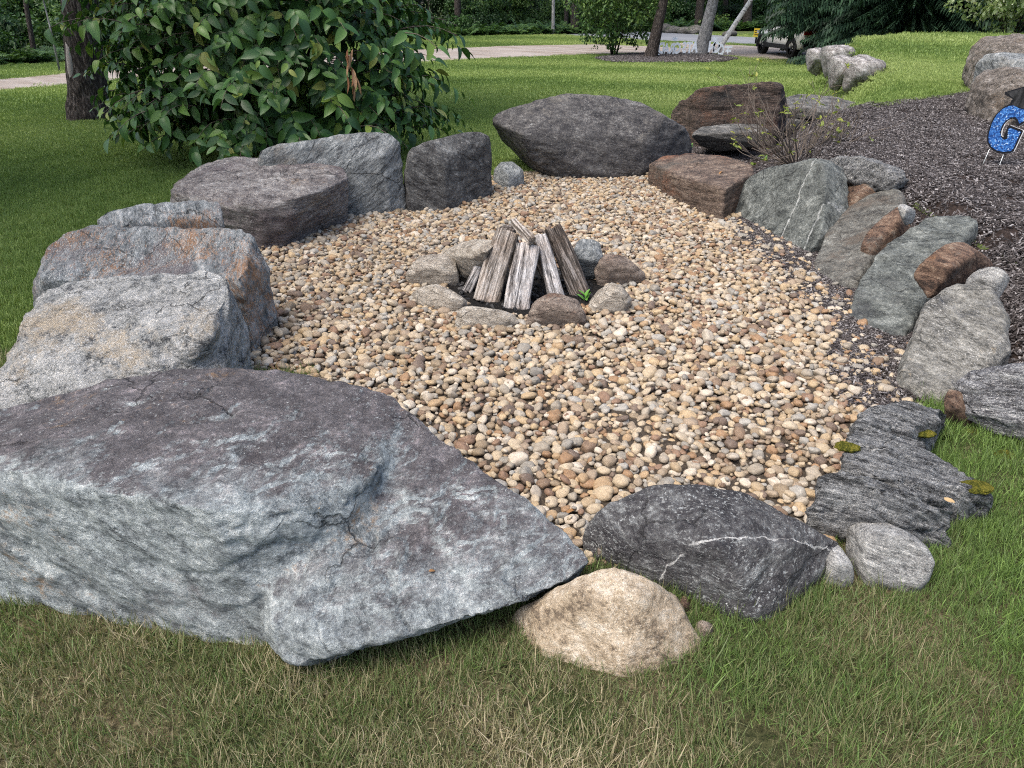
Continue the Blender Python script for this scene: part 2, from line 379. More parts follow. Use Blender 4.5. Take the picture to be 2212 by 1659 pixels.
DRIVE = [tuple(Pg(a, b)[:2]) for a, b in [(-350, 236), (0, 198), (150, 184), (300, 168)]] + [tuple(far(a, b)) for a, b in [(900, 134), (1100, 126), (1280, 118), (1420, 117), (1530, 118), (1640, 128), (1790, 132), (1790, 112), (1630, 100), (1560, 96), (1440, 92), (1480, 104), (1290, 96), (1100, 99), (900, 108)]] + [tuple(Pg(a, b)[:2]) for a, b in [(300, 146), (150, 158), (0, 172), (-350, 200)]]
driveway = sheet('driveway', DRIVE, .010, drive_mat, 2.)
ROAD = [tuple(far(a, b)) for a, b in [(1405, 88), (1530, 92), (1640, 97), (1900, 110), (2500, 135), (2500, 105), (1900, 90), (1640, 82), (1530, 76), (1400, 70), (1100, 55), (1100, 68)]]
road = sheet('road', ROAD, .022, asphalt, 3.)
ISLAND = [tuple(far(a, b)) for a, b in [(1300, 127), (1370, 119), (1430, 117), (1530, 119), (1585, 128), (1560, 134), (1480, 137), (1380, 137), (1310, 134)]]
island_bed = sheet('island_mulch_bed', ISLAND, .03, mulch_soil, .6)

# ------------------------------------------------------------------ rock colours
DK = (.035, .036, .042)
MA = rockmat('stone_big_grey', [(.13, .148, .155), (.30, .335, .345), (.45, .50, .505), (.68, .72, .71)], fo=fol(.40, -.25, .88), stretch=2.2, patina=((.108, .090, .096), .70, .93, .75, .45), stain=((.12, .10, .105), 1.5, .58), lichen=((.62, .66, .66), .635), rust=((.38, .23, .11), 2.2, .585), scale=1.1)
MB_ = rockmat('stone_pale_gneiss', [(.10, .105, .11), (.38, .39, .38), (.58, .585, .57), (.80, .80, .77)], fo=fol(.25, -.45, .85), stretch=3.5, stain=((.52, .43, .31), 2.0, .545), stain2=((.045, .05, .055), 1.8, .57), lichen=((.8, .8, .78), .57), scale=1.2, bump=1.3)
MC = rockmat('stone_blue_grey_rust', [(.06, .07, .075), (.18, .20, .21), (.33, .355, .365), (.56, .58, .58)], fo=fol(.95, .1, .3), stretch=4, stain=((.13, .105, .11), 1.6, .51), rust=((.46, .22, .08), 2.0, .515), lichen=((.66, .68, .66), .58))
MD = rockmat('stone_mauve_slab', [(.07, .062, .062), (.19, .17, .165), (.32, .30, .285), (.52, .50, .48)], fo=fol(.08, -.1, 1), stretch=6, stain=((.12, .095, .10), 1.8, .5), rust=((.33, .22, .13), 1.9, .58), lichen=((.60, .60, .58), .61))
ME_ = rockmat('stone_light_grey', [(.06, .065, .07), (.17, .185, .19), (.30, .32, .32), (.50, .52, .52)], fo=fol(-.5, -.3, .8), stretch=4, lichen=((.62, .64, .64), .61), stain=((.20, .18, .155), 2., .56))
MF = rockmat('stone_dark_speckled', [(.025, .025, .026), (.075, .073, .072), (.14, .14, .135), (.27, .27, .26)], fo=fol(.5, -.4, .75), stretch=2.5, lichen=((.50, .50, .48), .63), spots=((.62, .64, .60), 6, .10))
MH = rockmat('stone_dark_round', [(.028, .027, .030), (.066, .063, .064), (.12, .115, .112), (.24, .235, .225)], fo=fol(.15, -.12, 1), stretch=2.2, lichen=((.46, .46, .44), .62), stain=((.15, .14, .125), 2.2, .55), spots=((.42, .43, .41), 5, .09), bump=.8)
MI = rockmat('stone_brown_layered', [(.03, .026, .024), (.085, .064, .055), (.16, .115, .095), (.30, .24, .20)], fo=fol(-.06, .08, 1), stretch=9, rust=((.26, .12, .07), 2.2, .53), stain=((.04, .042, .045), 2.1, .53), lichen=((.45, .43, .40), .64), bump=1.3)
MJ = rockmat('stone_grey_flat', [(.035, .034, .033), (.10, .10, .094), (.18, .175, .165), (.33, .32, .30)], fo=fol(.05, .05, 1), stretch=7, lichen=((.42, .42, .40), .64))
MK = rockmat('stone_red_brown_flat', [(.045, .034, .028), (.13, .095, .075), (.22, .165, .13), (.34, .28, .22)], fo=fol(-.1, .06, 1), stretch=8, rust=((.30, .12, .06), 2.5, .53), stain=((.09, .085, .075), 2., .54))
MT = rockmat('stone_striped_schist', [(.045, .047, .05), (.20, .205, .21), (.42, .43, .43), (.74, .74, .72)], fo=fol(.30, .72, .62), stretch=9, lichen=((.7, .7, .68), .60), rust=((.40, .28, .13), 3., .64), bump=1.5)
MU = rockmat('stone_dark_crusted', [(.028, .027, .030), (.065, .062, .066), (.12, .12, .122), (.27, .28, .28)], fo=fol(-.2, -.3, .93), stretch=3, stain2=((.40, .43, .43), 2.4, .60), lichen=((.60, .63, .62), .60))
MV = rockmat('stone_tan', [(.17, .13, .09), (.40, .315, .215), (.55, .455, .335), (.72, .64, .52)], fo=fol(.2, -.4, .9), stretch=2, stain=((.13, .105, .085), 2.1, .575), scale=1.5, bump=.8, cracks=0., lichen=((.75, .68, .56), .60))
MW = rockmat('stone_whitish', [(.12, .12, .12), (.33, .33, .32), (.52, .52, .50), (.76, .76, .73)], fo=fol(.3, .2, .9), stretch=4, rust=((.42, .25, .13), 5., .60), lichen=((.8, .8, .77), .58), scale=1.6)
MR = rockmat('stone_olive_buff', [(.08, .08, .072), (.20, .195, .175), (.33, .325, .295), (.52, .51, .47)], fo=fol(.75, .45, .35), stretch=3, stain=((.46, .33, .17), 2.1, .57), stain2=((.07, .075, .085), 2.3, .56), lichen=((.64, .63, .60), .59))
MS = rockmat('stone_white_banded', [(.04, .041, .046), (.17, .17, .185), (.38, .39, .41), (.78, .79, .78)], fo=fol(-.15, .2, .97), stretch=9, stain=((.06, .055, .065), 2., .53), lichen=((.8, .8, .8), .57), bump=1.4)
MG = rockmat('stone_green_grey', [(.05, .056, .054), (.125, .138, .13), (.21, .228, .215), (.36, .385, .365)], fo=fol(.70, .55, .35), stretch=2.0, lichen=((.42, .45, .43), .63), stain=((.055, .058, .06), 1.7, .54))
MN = rockmat('stone_brown_grey', [(.055, .052, .047), (.13, .128, .115), (.215, .212, .19), (.34, .35, .325)], fo=fol(.70, .55, .35), stretch=2.0, stain=((.12, .095, .075), 2., .53), lichen=((.40, .42, .41), .64))
MQ = rockmat('stone_rusty', [(.05, .034, .026), (.15, .092, .065), (.25, .165, .115), (.38, .30, .23)], fo=fol(.6, .4, .7), stretch=3, rust=((.36, .17, .07), 4., .55), stain=((.12, .12, .11), 3., .56))
MX = rockmat('stone_fire_ring', [(.20, .17, .135), (.41, .36, .295), (.58, .525, .44), (.74, .69, .61)], fo=fol(.1, .1, 1), stretch=3, stain=((.20, .145, .11), 5., .54), lichen=((.6, .57, .5), .60), scale=2.)
MX2 = rockmat('stone_fire_ring_brown', [(.10, .08, .066), (.23, .18, .145), (.37, .30, .245), (.54, .475, .40)], fo=fol(.1, .1, 1), stretch=3, stain=((.10, .075, .06), 5., .5), rust=((.30, .17, .11), 5., .55), scale=2.)

# ------------------------------------------------------------------ boulders of the ring
A_up = H3([(-170, 935, .42), (0, 892, .43), (150, 838, .43), (330, 798, .43), (520, 803, .42), (640, 797, .40), (780, 822, .37), (862, 858, .34), (905, 930, .28), (800, 1035, .32), (755, 1095, .30), (560, 1110, .37), (440, 1098, .42), (208, 1022, .45), (65, 969, .46), (-170, 1000, .45)],
          [(-170, 1240), (60, 1222), (180, 1275), (330, 1338), (470, 1392), (600, 1395), (720, 1240)])
A_sl = H3([(640, 800, .39), (780, 824, .365), (862, 860, .34), (905, 892, .32), (990, 962, .27), (1060, 1027, .23), (1180, 1092, .18), (1228, 1128, .16), (1288, 1207, .14), (1240, 1247, .13), (1100, 1314, .13), (870, 1376, .12), (640, 1440, .09), (571, 1350, .16), (720, 1215, .215)], drop=False)
A_sl += [np.array([p[0] * .97, p[1] + .02, -.08]) for p in A_sl[:8]] + [P(*q) for q in [(1255, 1205, .05), (1235, 1235, .04), (1095, 1300, .02), (870, 1360, .01), (660, 1425, -.02), (560, 1400, -.05)]]
boulder_A = rock('boulder', [A_up, A_sl], MA, 'huge blue-grey boulder with a flat mauve top and a lower ledge, nearest on the grass', vox=.0095, smooth=5, amp=.030, fo=fol(.40, -.25, .88), strata=.55, seed=2.3,
     dents=[(P(830, 1110, .26), .10, .018), (P(795, 1170, .22), .06, .015)], ledges=.014)
B_ = H3([(78, 614, .42), (200, 603, .42), (330, 593, .44), (430, 583, .46), (512, 594, .45), (516, 640, .38), (470, 700, .38), (415, 770, .28), (60, 720, .33), (20, 830, .22), (-40, 900, .14), (200, 830, .2), (330, 800, .2)], [(512, 795), (425, 808), (515, 750)])
rock('boulder', [B_], MB_, 'pale white and tan streaked boulder right behind the huge flat one', vox=.0115, smooth=4, amp=.035, fo=fol(.25, -.45, .85), strata=.9, seed=5.1, ledges=.018)
C_ = H3([(76, 600, .36), (110, 512, .45), (200, 482, .47), (345, 490, .46), (430, 492, .50), (520, 491, .50), (548, 508, .48), (581, 570, .34), (588, 640, .18), (520, 600, .4)], [(587, 692), (555, 738), (515, 756), (66, 660)])
C2 = H3([(198, 478, .46), (225, 449, .52), (300, 433, .54), (430, 426, .54), (474, 429, .54), (483, 470, .46), (300, 480, .46)])
rock('boulder', [C_, C2], MC, 'blue-grey boulder with a rust-streaked upright face and a scooped top', vox=.013, smooth=4, amp=.032, fo=fol(.2, -.2, .95), strata=.35, seed=8.2, dents=[(P(330, 545, .42), .16, .06), (P(250, 560, .4), .15, .03)], ledges=.008)
D_ = H3([(360, 413, .30), (386, 383, .36), (440, 353, .40), (500, 334, .42), (600, 342, .42), (742, 354, .42), (752, 377, .38), (700, 408, .36), (640, 430, .35), (560, 442, .33), (470, 442, .30)], [(740, 440), (692, 490), (655, 512), (600, 537), (565, 541), (500, 520)], drop=False)
D_ += [p - np.array([0, 0, .5]) for p in D_[:6]]
rock('boulder', [D_], MD, 'wide mauve-brown boulder with a broad flat sloping top', vox=.0155, smooth=4, amp=.032, fo=fol(.08, -.1, 1), strata=.7, seed=11.4, ledges=.012)
E_ = H3([(540, 327, .50), (560, 314, .55), (640, 300, .58), (700, 292, .60), (800, 284, .60), (850, 284, .60), (867, 298, .56), (868, 350, .36), (830, 335, .46), (755, 362, .38), (690, 350, .4)], [(860, 438), (780, 449), (720, 463)])
rock('boulder', [E_], ME_, 'light grey angular boulder in front of the big leafy shrub', vox=.017, smooth=4, amp=.030, fo=fol(-.5, -.3, .8), strata=.4, seed=14.6, dents=[(P(770, 390, .25), .13, .03), (P(700, 330, .5), .15, .04)])
F_ = H3([(873, 354, .38), (883, 318, .50), (930, 303, .54), (1000, 283, .56), (1050, 280, .56), (1061, 296, .50), (1061, 330, .36), (960, 352, .38)], [(870, 437), (905, 453), (960, 457), (1030, 432), (1060, 402)])
rock('boulder', [F_], MF, 'dark speckled squat boulder between the light grey one and the great round one', vox=.017, smooth=4, amp=.024, strata=.4, seed=17.9)
rock('stone', [H3([(1066, 362, .14), (1080, 348, .2), (1114, 347, .2), (1134, 368, .15), (1100, 380, .13)], [(1063, 398), (1080, 408), (1130, 402)])], ME_, 'small pale grey stone wedged beside the great round boulder', 'stone', vox=.015, smooth=4, amp=.014, seed=19.)
H_ = [P(*q) for q in [(1058, 258, .50), (1072, 241, .56), (1110, 227, .62), (1180, 209, .70), (1240, 199, .73), (1310, 202, .73), (1380, 217, .66), (1440, 247, .55), (1480, 271, .43), (1494, 305, .27), (1497, 324, .18), (1125, 290, .43), (1250, 290, .41), (1390, 300, .36), (1150, 352, .16),
                      (1155, 372, .0), (1200, 387, 0), (1300, 390, 0), (1385, 386, 0), (1440, 348, 0), (1490, 327, 0)]]
H_ += [np.array([p[0], p[1] + .25, -.05]) for p in H_[3:11]] + [np.array([p[0] * .97, p[1] + .5, .25]) for p in H_[1:9]]
rock('boulder', [H_], MH, 'great rounded dark grey boulder at the far end of the pit', vox=.017, smooth=14, amp=.022, fo=fol(.15, -.12, 1), strata=.5, seed=23.3, smooth2=1, dents=[(P(1135 + 11 * i, 322 + 1.2 * i + 5 * math.sin(i * .9), .27 - .004 * i), .022, .022) for i in range(12)] + [(P(1165 + 13 * i, 356 - 1.0 * i + 4 * math.sin(i * 1.3), .13), .022, .02) for i in range(14)])
I_ = H3([(1450, 243, .32), (1466, 217, .47), (1510, 192, .62), (1560, 182, .68), (1680, 174, .74), (1693, 183, .70), (1700, 225, .47)], [(1455, 262), (1485, 279), (1600, 276), (1700, 262)], bz=.06)
rock('boulder', [I_], MI, 'layered reddish-brown boulder standing behind the bare shrub', vox=.02, smooth=3, amp=.024, fo=fol(-.06, .08, 1), strata=1.1, seed=27., ledges=.02)
def sl(outline, b1, b2, top, zt, mat, label, name='boulder', cat='boulder', group='boulders around the fire pit', thick=.2, bulge=.012, zb=0., back=.97, front=.92, **k):
    pts, n = slab(outline, b1, b2, top, zt, thick, bulge, zb, back, front); return rock(name, [pts], mat, label, cat, group, **k)
sl([(1690, 212), (1720, 203), (1800, 207), (1860, 222), (1870, 236), (1800, 240), (1700, 232)], (1690, 236), (1850, 244), (1760, 205), .44, MJ, 'upper flat grey slab half hidden behind the bare shrub', 'stone_slab', 'stone', zb=.36, thick=.12, bulge=.01, vox=.018, smooth=2, amp=.018, strata=1., seed=29., ledges=.012)
sl([(1640, 246), (1690, 234), (1790, 242), (1800, 256), (1700, 264), (1650, 262)], (1650, 264), (1790, 262), (1700, 236), .30, MJ, 'lower flat grey slab behind the bare shrub, under the upper one', 'stone_slab', 'stone', zb=.23, thick=.12, bulge=.01, vox=.018, smooth=2, amp=.018, strata=1., seed=30., ledges=.012)
J_ = [P(*q) for q in [(1488, 290, .26), (1512, 274, .30), (1570, 267, .34), (1640, 268, .36), (1664, 282, .34), (1650, 312, .2), (1600, 325, .1), (1545, 329, .06), (1512, 316, .12), (1500, 290, .24), (1600, 296, .26)]] + [P(1545, 318, .02) + np.array([0, .2, 0]), P(1630, 300, .1) + np.array([0, .2, 0])]
rock('stone', [J_], MJ, 'lens-shaped dark grey flat stone on the mulch below the reddish-brown boulder', 'stone', vox=.014, smooth=3, amp=.014, strata=.8, seed=31.2)
K_ = H3([(1402, 353, .20), (1430, 337, .24), (1500, 330, .27), (1570, 336, .30), (1626, 354, .30), (1632, 368, .30), (1566, 408, .26), (1480, 386, .22)], [(1406, 376), (1480, 412), (1560, 440), (1600, 415)])
rock('stone_slab', [K_], MK, 'flat reddish-brown slab stone at the right of the great round boulder', 'stone', vox=.0135, smooth=3, amp=.018, fo=fol(-.1, .06, 1), strata=1.2, seed=33.3, ledges=.010)
sl([(1400, 372), (1420, 378), (1440, 395), (1425, 398), (1402, 388)], (1402, 390), (1440, 398), (1410, 373), .1, ME_, 'small grey stone tucked under the flat reddish-brown slab', 'stone', 'stone', thick=.12, vox=.012, smooth=3, amp=.01, seed=34.)

LP, Ln = slab([(1566, 445), (1582, 412), (1640, 366), (1700, 352), (1740, 343), (1776, 337), (1784, 362), (1788, 420), (1776, 500), (1760, 532), (1736, 547), (1650, 512), (1585, 472)], (1572, 458), (1736, 547), (1770, 345), .54, .22, .012, back=.97, front=.92)
v1, v2 = P(1774, 338, .55), P(1690, 505, .05)
rL = rock('boulder', [LP], MG, 'green-grey triangular slab boulder crossed by a thin white vein', vox=.0125, smooth=2, amp=.020, fo=fol(.70, .55, .35), strata=.22, seed=37.)
nv = np.cross(v2 - v1, Ln); nv /= np.linalg.norm(nv); off = float(nv @ (v1 - np.array(rL.location)))
nv2 = nv; p3 = P(1745, 520, .08); off2 = float(nv @ (p3 - np.array(rL.location)))
rL.data.materials[0] = rockmat('stone_green_grey_vein', [(.05, .056, .054), (.125, .138, .13), (.21, .228, .215), (.36, .385, .365)], fo=fol(.70, .55, .35), stretch=2.0, lichen=((.42, .45, .43), .63), stain=((.055, .058, .06), 1.7, .54),
    veins=[(nv, off, .008, (.55, .57, .55)), (nv2, off2, .006, (.45, .47, .46))])
sl([(1778, 480), (1795, 415), (1830, 391), (1868, 386), (1880, 402), (1860, 425), (1820, 450), (1790, 500), (1776, 510)], (1780, 505), (1830, 560), (1860, 388), .40, MQ, 'reddish stone wedged between the veined slab and the next grey slab', 'stone', 'stone', zb=.05, thick=.12, bulge=.02, vox=.013, smooth=3, amp=.014, seed=39.)
sl([(1752, 580), (1780, 510), (1830, 445), (1900, 408), (1942, 401), (1955, 420), (1950, 452), (1905, 500), (1875, 545), (1856, 600), (1846, 612), (1811, 632), (1756, 602)], (1755, 590), (1811, 632), (1940, 405), .42, MN, 'brown-grey leaning slab boulder between the veined slab and the largest dark slab', vox=.0125, smooth=2, amp=.020, fo=fol(.70, .55, .35), strata=.22, seed=41., thick=.2)
sl([(1860, 532), (1875, 505), (1920, 462), (1946, 444), (1957, 460), (1942, 490), (1910, 520), (1882, 545)], (1862, 536), (1885, 547), (1950, 447), .40, MQ, 'rust-brown wedge stone caught between two leaning grey slabs', 'stone', 'stone', zb=.18, thick=.12, bulge=.03, vox=.011, smooth=3, amp=.014, seed=43.)
sl([(1784, 348), (1800, 339), (1850, 335), (1905, 350), (1928, 366), (1943, 381), (1930, 400), (1890, 397), (1855, 378), (1790, 364)], (1790, 366), (1900, 398), (1860, 336), .56, MT, 'gnarled banded flat stone lying on the mulch above the slabs', 'stone_slab', 'stone', zb=.42, thick=.12, bulge=.02, vox=.012, smooth=2, amp=.020, strata=1.3, fo=fol(-.15, .1, 1), seed=45., ledges=.012)
sl([(1956, 452), (1968, 446), (1978, 452), (1976, 464), (1960, 468)], (1960, 468), (1976, 464), (1968, 447), .46, MW, 'small whitish stone at the tip of the rust-brown wedge', 'stone', 'stone', zb=.40, thick=.06, vox=.009, smooth=3, amp=.006, seed=46.)
sl([(1826, 690), (1850, 615), (1880, 562), (1930, 513), (1990, 473), (2040, 458), (2085, 452), (2112, 474), (2085, 512), (2060, 560), (2012, 612), (1992, 660), (1962, 705), (1942, 744), (1900, 732), (1842, 702)], (1828, 694), (1942, 746), (2080, 458), .44, MG, 'largest dark green-grey leaning slab boulder on the right bank', vox=.0115, smooth=2, amp=.028, fo=fol(.70, .55, .35), strata=.22, seed=48., thick=.26, ledges=.01)
sl([(2010, 626), (2038, 582), (2090, 547), (2118, 541), (2152, 574), (2130, 598), (2062, 614)], (2012, 628), (2062, 616), (2115, 543), .44, MQ, 'rust-orange flat stone above the pale oval boulder', 'stone', 'stone', zb=.26, thick=.12, bulge=.02, vox=.011, smooth=3, amp=.014, seed=50.)
sl([(2084, 604), (2118, 598), (2150, 612), (2160, 632), (2120, 640)], (2090, 612), (2150, 636), (2120, 599), .40, MW, 'small buff stone poking up behind the pale oval boulder', 'stone', 'stone', zb=.32, thick=.08, vox=.010, smooth=3, amp=.01, seed=51.)
sl([(1932, 810), (1955, 738), (2000, 662), (2050, 618), (2100, 607), (2150, 626), (2182, 692), (2184, 755), (2150, 800), (2090, 850), (2050, 888), (1985, 860), (1936, 848)], (1936, 846), (2052, 888), (2100, 609), .36, MR, 'pale buff oval boulder leaning on the right bank', vox=.0105, smooth=6, amp=.024, fo=fol(.75, .45, .35), strata=.3, seed=53., thick=.22, bulge=.05)
sl([(2064, 828), (2085, 802), (2150, 787), (2230, 778), (2330, 790), (2340, 900), (2260, 935), (2214, 930), (2140, 905), (2072, 872)], (2070, 876), (2230, 938), (2200, 782), .30, MS, 'black and white banded slab cut by the right edge of the photo', 'stone_slab', thick=.2, bulge=.03, zb=.08, vox=.0105, smooth=4, amp=.022, fo=fol(-.15, .2, .97), strata=1.2, seed=55., ledges=.01)
sl([(2040, 880), (2062, 870), (2090, 890), (2106, 908), (2070, 922), (2046, 905)], (2046, 908), (2100, 915), (2062, 872), .12, MQ, 'small rusty stone between the striped schist boulder and the banded slab', 'stone', 'stone', thick=.08, vox=.009, smooth=3, amp=.01, seed=56.)
# striped schist: tilted plates
T1 = H3([(1746, 1078, .16), (1764, 1024, .22), (1800, 1010, .24), (1900, 1050, .22), (2070, 1098, .13), (2062, 1112, .12), (1990, 1140, .10)], [(1750, 1122), (1790, 1142), (1846, 1158), (1960, 1160), (2046, 1142)])
T2 = H3([(1815, 985, .20), (1826, 950, .22), (1850, 906, .23), (1880, 900, .24), (2010, 965, .17), (2135, 1058, .10), (2100, 1080, .10), (1960, 1060, .16)], [(1840, 1010), (2140, 1070)])
T3 = H3([(1846, 912, .20), (1868, 882, .22), (1928, 858, .24), (1975, 868, .22), (2042, 880, .18), (2030, 905, .17), (1960, 930, .18)], [(1850, 930), (2050, 920)])
rock('boulder', [T1, T2, T3], MT, 'striped grey and white layered schist boulder beside the grass', vox=.0090, smooth=3, amp=.022, fo=fol(.30, .72, .62), strata=1.5, seed=58., ledges=.026)
U_ = H3([(1262, 1150, .10), (1282, 1116, .14), (1312, 1074, .18), (1380, 1047, .21), (1490, 1035, .23), (1600, 1050, .22), (1702, 1100, .19), (1800, 1150, .12), (1838, 1174, .08), (1560, 1180, .20), (1700, 1180, .16)], [(1250, 1164), (1360, 1212), (1460, 1262), (1545, 1300), (1642, 1362), (1680, 1332), (1720, 1250), (1775, 1205)])
rU = rock('boulder', [U_], MU, 'dark charcoal boulder crusted with white lichen between the tan stone and the schist', vox=.0095, smooth=5, amp=.026, fo=fol(-.2, -.3, .93), strata=.5, seed=61.)
w1, w2, w3 = P(1385, 1188, .19), P(1700, 1160, .17), P(1560, 1290, .1); nn = np.cross(w2 - w1, np.array([0, -.3, 1.])); nn /= np.linalg.norm(nn)
u1, u2 = P(1640, 1120, .21), P(1545, 1270, .1); n3 = np.cross(u2 - u1, np.array([0, -.3, 1.])); n3 /= np.linalg.norm(n3); Lu = np.array(rU.location)
rU.data.materials[0] = rockmat('stone_dark_crusted_vein', [(.028, .027, .030), (.065, .062, .066), (.12, .12, .122), (.27, .28, .28)], fo=fol(-.2, -.3, .93), stretch=3, stain2=((.40, .43, .43), 2.4, .61), lichen=((.60, .63, .62), .60),
    veins=[(nn, float(nn @ (w1 - Lu)), .0025, (.60, .60, .58))])
V_ = H3([(1300, 1207, .19), (1322, 1201, .20), (1408, 1236, .17), (1458, 1276, .13), (1200, 1270, .13), (1150, 1305, .09), (1260, 1262, .18), (1380, 1290, .165), (1500, 1370, .04)], [(1085, 1335), (1180, 1425), (1345, 1470), (1500, 1425), (1525, 1392), (1470, 1300)])
rock('boulder', [V_], MV, 'tan peaked boulder at the edge of the front grass', vox=.0085, smooth=2, amp=.022, strata=.2, seed=65.)
sl([(1856, 1158), (1884, 1141), (1954, 1150), (2004, 1181), (2018, 1216), (2000, 1250), (1970, 1268), (1870, 1256), (1852, 1210)], (1868, 1262), (1972, 1272), (1920, 1143), .15, MW, 'rounded whitish stone with an orange patch, in the grass on the right', 'stone', 'stone', thick=.14, bulge=.04, vox=.0075, smooth=7, amp=.012, seed=66.)
sl([(1785, 1240), (1790, 1218), (1810, 1205), (1838, 1212), (1848, 1238), (1825, 1258), (1795, 1258)], (1790, 1260), (1838, 1260), (1815, 1207), .09, MW, 'small pale stone sunk in the grass beside the charcoal boulder', 'stone', 'stone', thick=.1, bulge=.02, vox=.007, smooth=5, amp=.008, seed=67.)
for (ol, zt, mt, lb) in [([(1470, 1302), (1480, 1296), (1492, 1304), (1488, 1316), (1474, 1315)], .03, MQ, 'small orange-brown pebble in the gap right of the tan boulder'), ([(1505, 1346), (1518, 1338), (1532, 1346), (1532, 1366), (1516, 1376), (1506, 1366)], .03, MX2, 'brown thumb-sized pebble at the foot of the charcoal boulder'), ([(1290, 1188), (1300, 1186), (1310, 1192), (1306, 1202), (1292, 1202)], .05, MX2, 'rusty pebble in the notch above the tan boulder')]:
    sl(ol, ol[-1], ol[-2], ol[1], zt, mt, lb, 'loose_stone', 'stone', 'loose stones', thick=.03, vox=.005, smooth=4, amp=.004, seed=zt * 900)

# far retaining boulders and the ones by the sign
GR = 'boulders edging the upper lawn'
def farrock(ol, Yc, dz, mt, lb, seed, depth=.7, vox=.035, grp=GR, amp=.035, **k):
    q = np.array([PY(x, y, Yc) for x, y in ol]); c = q.mean(0); f = (q - c) * .78 + c
    pts = list(q) + list(f - np.array([0, depth * .45, .02])) + list(f + np.array([0, depth * .55, 0])) + list(q[q[:, 2] < q[:, 2].min() + .15] - np.array([0, 0, dz]))
    return rock('boulder', [pts], mt, lb, 'boulder', grp, vox=vox, smooth=3, amp=amp, seed=seed, **k)
MWall = rockmat('stone_old_wall', [(.03, .028, .026), (.08, .076, .07), (.14, .135, .125), (.24, .23, .22)], stretch=2., stain=((.04, .06, .025), 2., .52))
MFar = rockmat('stone_far_grey', [(.08, .074, .07), (.20, .185, .175), (.33, .315, .305), (.56, .55, .54)], fo=fol(.7, .2, .6), stretch=3, rust=((.30, .21, .13), 1.2, .56), lichen=((.6, .6, .58), .6), scale=.6)
farrock([(1747, 122), (1748, 107), (1765, 102), (1786, 103), (1790, 120), (1772, 136)], 17.5, .3, MFar, 'small grey boulder at the far end of the upper lawn edge', 70.)
farrock([(1776, 112), (1784, 99), (1812, 96), (1838, 98), (1846, 106), (1830, 122), (1800, 142), (1786, 136)], 16.3, .3, MFar, 'pale-topped grey boulder second from the far end of the upper lawn edge', 71.)
farrock([(1796, 140), (1800, 120), (1835, 117), (1842, 126), (1828, 148), (1815, 162), (1797, 154)], 13.6, .3, MFar, 'narrow upright boulder with a shadowed side on the upper lawn edge', 72.)
farrock([(1826, 158), (1834, 130), (1862, 117), (1906, 125), (1910, 130), (1898, 150), (1860, 162)], 13.2, .3, MFar, 'wedge-shaped near boulder with a flat pale face on the upper lawn edge', 73.)
MBig = rockmat('stone_brown_tall', [(.05, .042, .036), (.14, .12, .10), (.24, .21, .185), (.44, .41, .38)], fo=fol(.85, .3, .4), stretch=4, rust=((.24, .16, .09), 1.6, .53), stain=((.04, .04, .042), 1.5, .58), lichen=((.55, .55, .53), .61))
GS = 'tall boulders beside the blue sign'
farrock([(2121, 186), (2129, 143), (2146, 108), (2166, 84), (2190, 72), (2230, 74), (2270, 110), (2280, 190), (2150, 200)], 9.7, .3, MBig, 'tallest brown boulder at the right edge, farthest back beside the mulch', 75., depth=1.2, vox=.024, grp=GS)
farrock([(2134, 212), (2142, 170), (2152, 130), (2166, 116), (2212, 112), (2270, 140), (2280, 230)], 8.5, .3, ME_, 'grey-topped boulder in the middle of the three by the blue sign', 76., depth=.9, vox=.022, grp=GS)
farrock([(2124, 248), (2136, 200), (2158, 168), (2185, 146), (2230, 148), (2290, 190), (2300, 275), (2150, 262)], 7.7, .3, MBig, 'ridged tan-brown boulder directly behind the blue sign', 77., depth=.9, vox=.02, grp=GS)

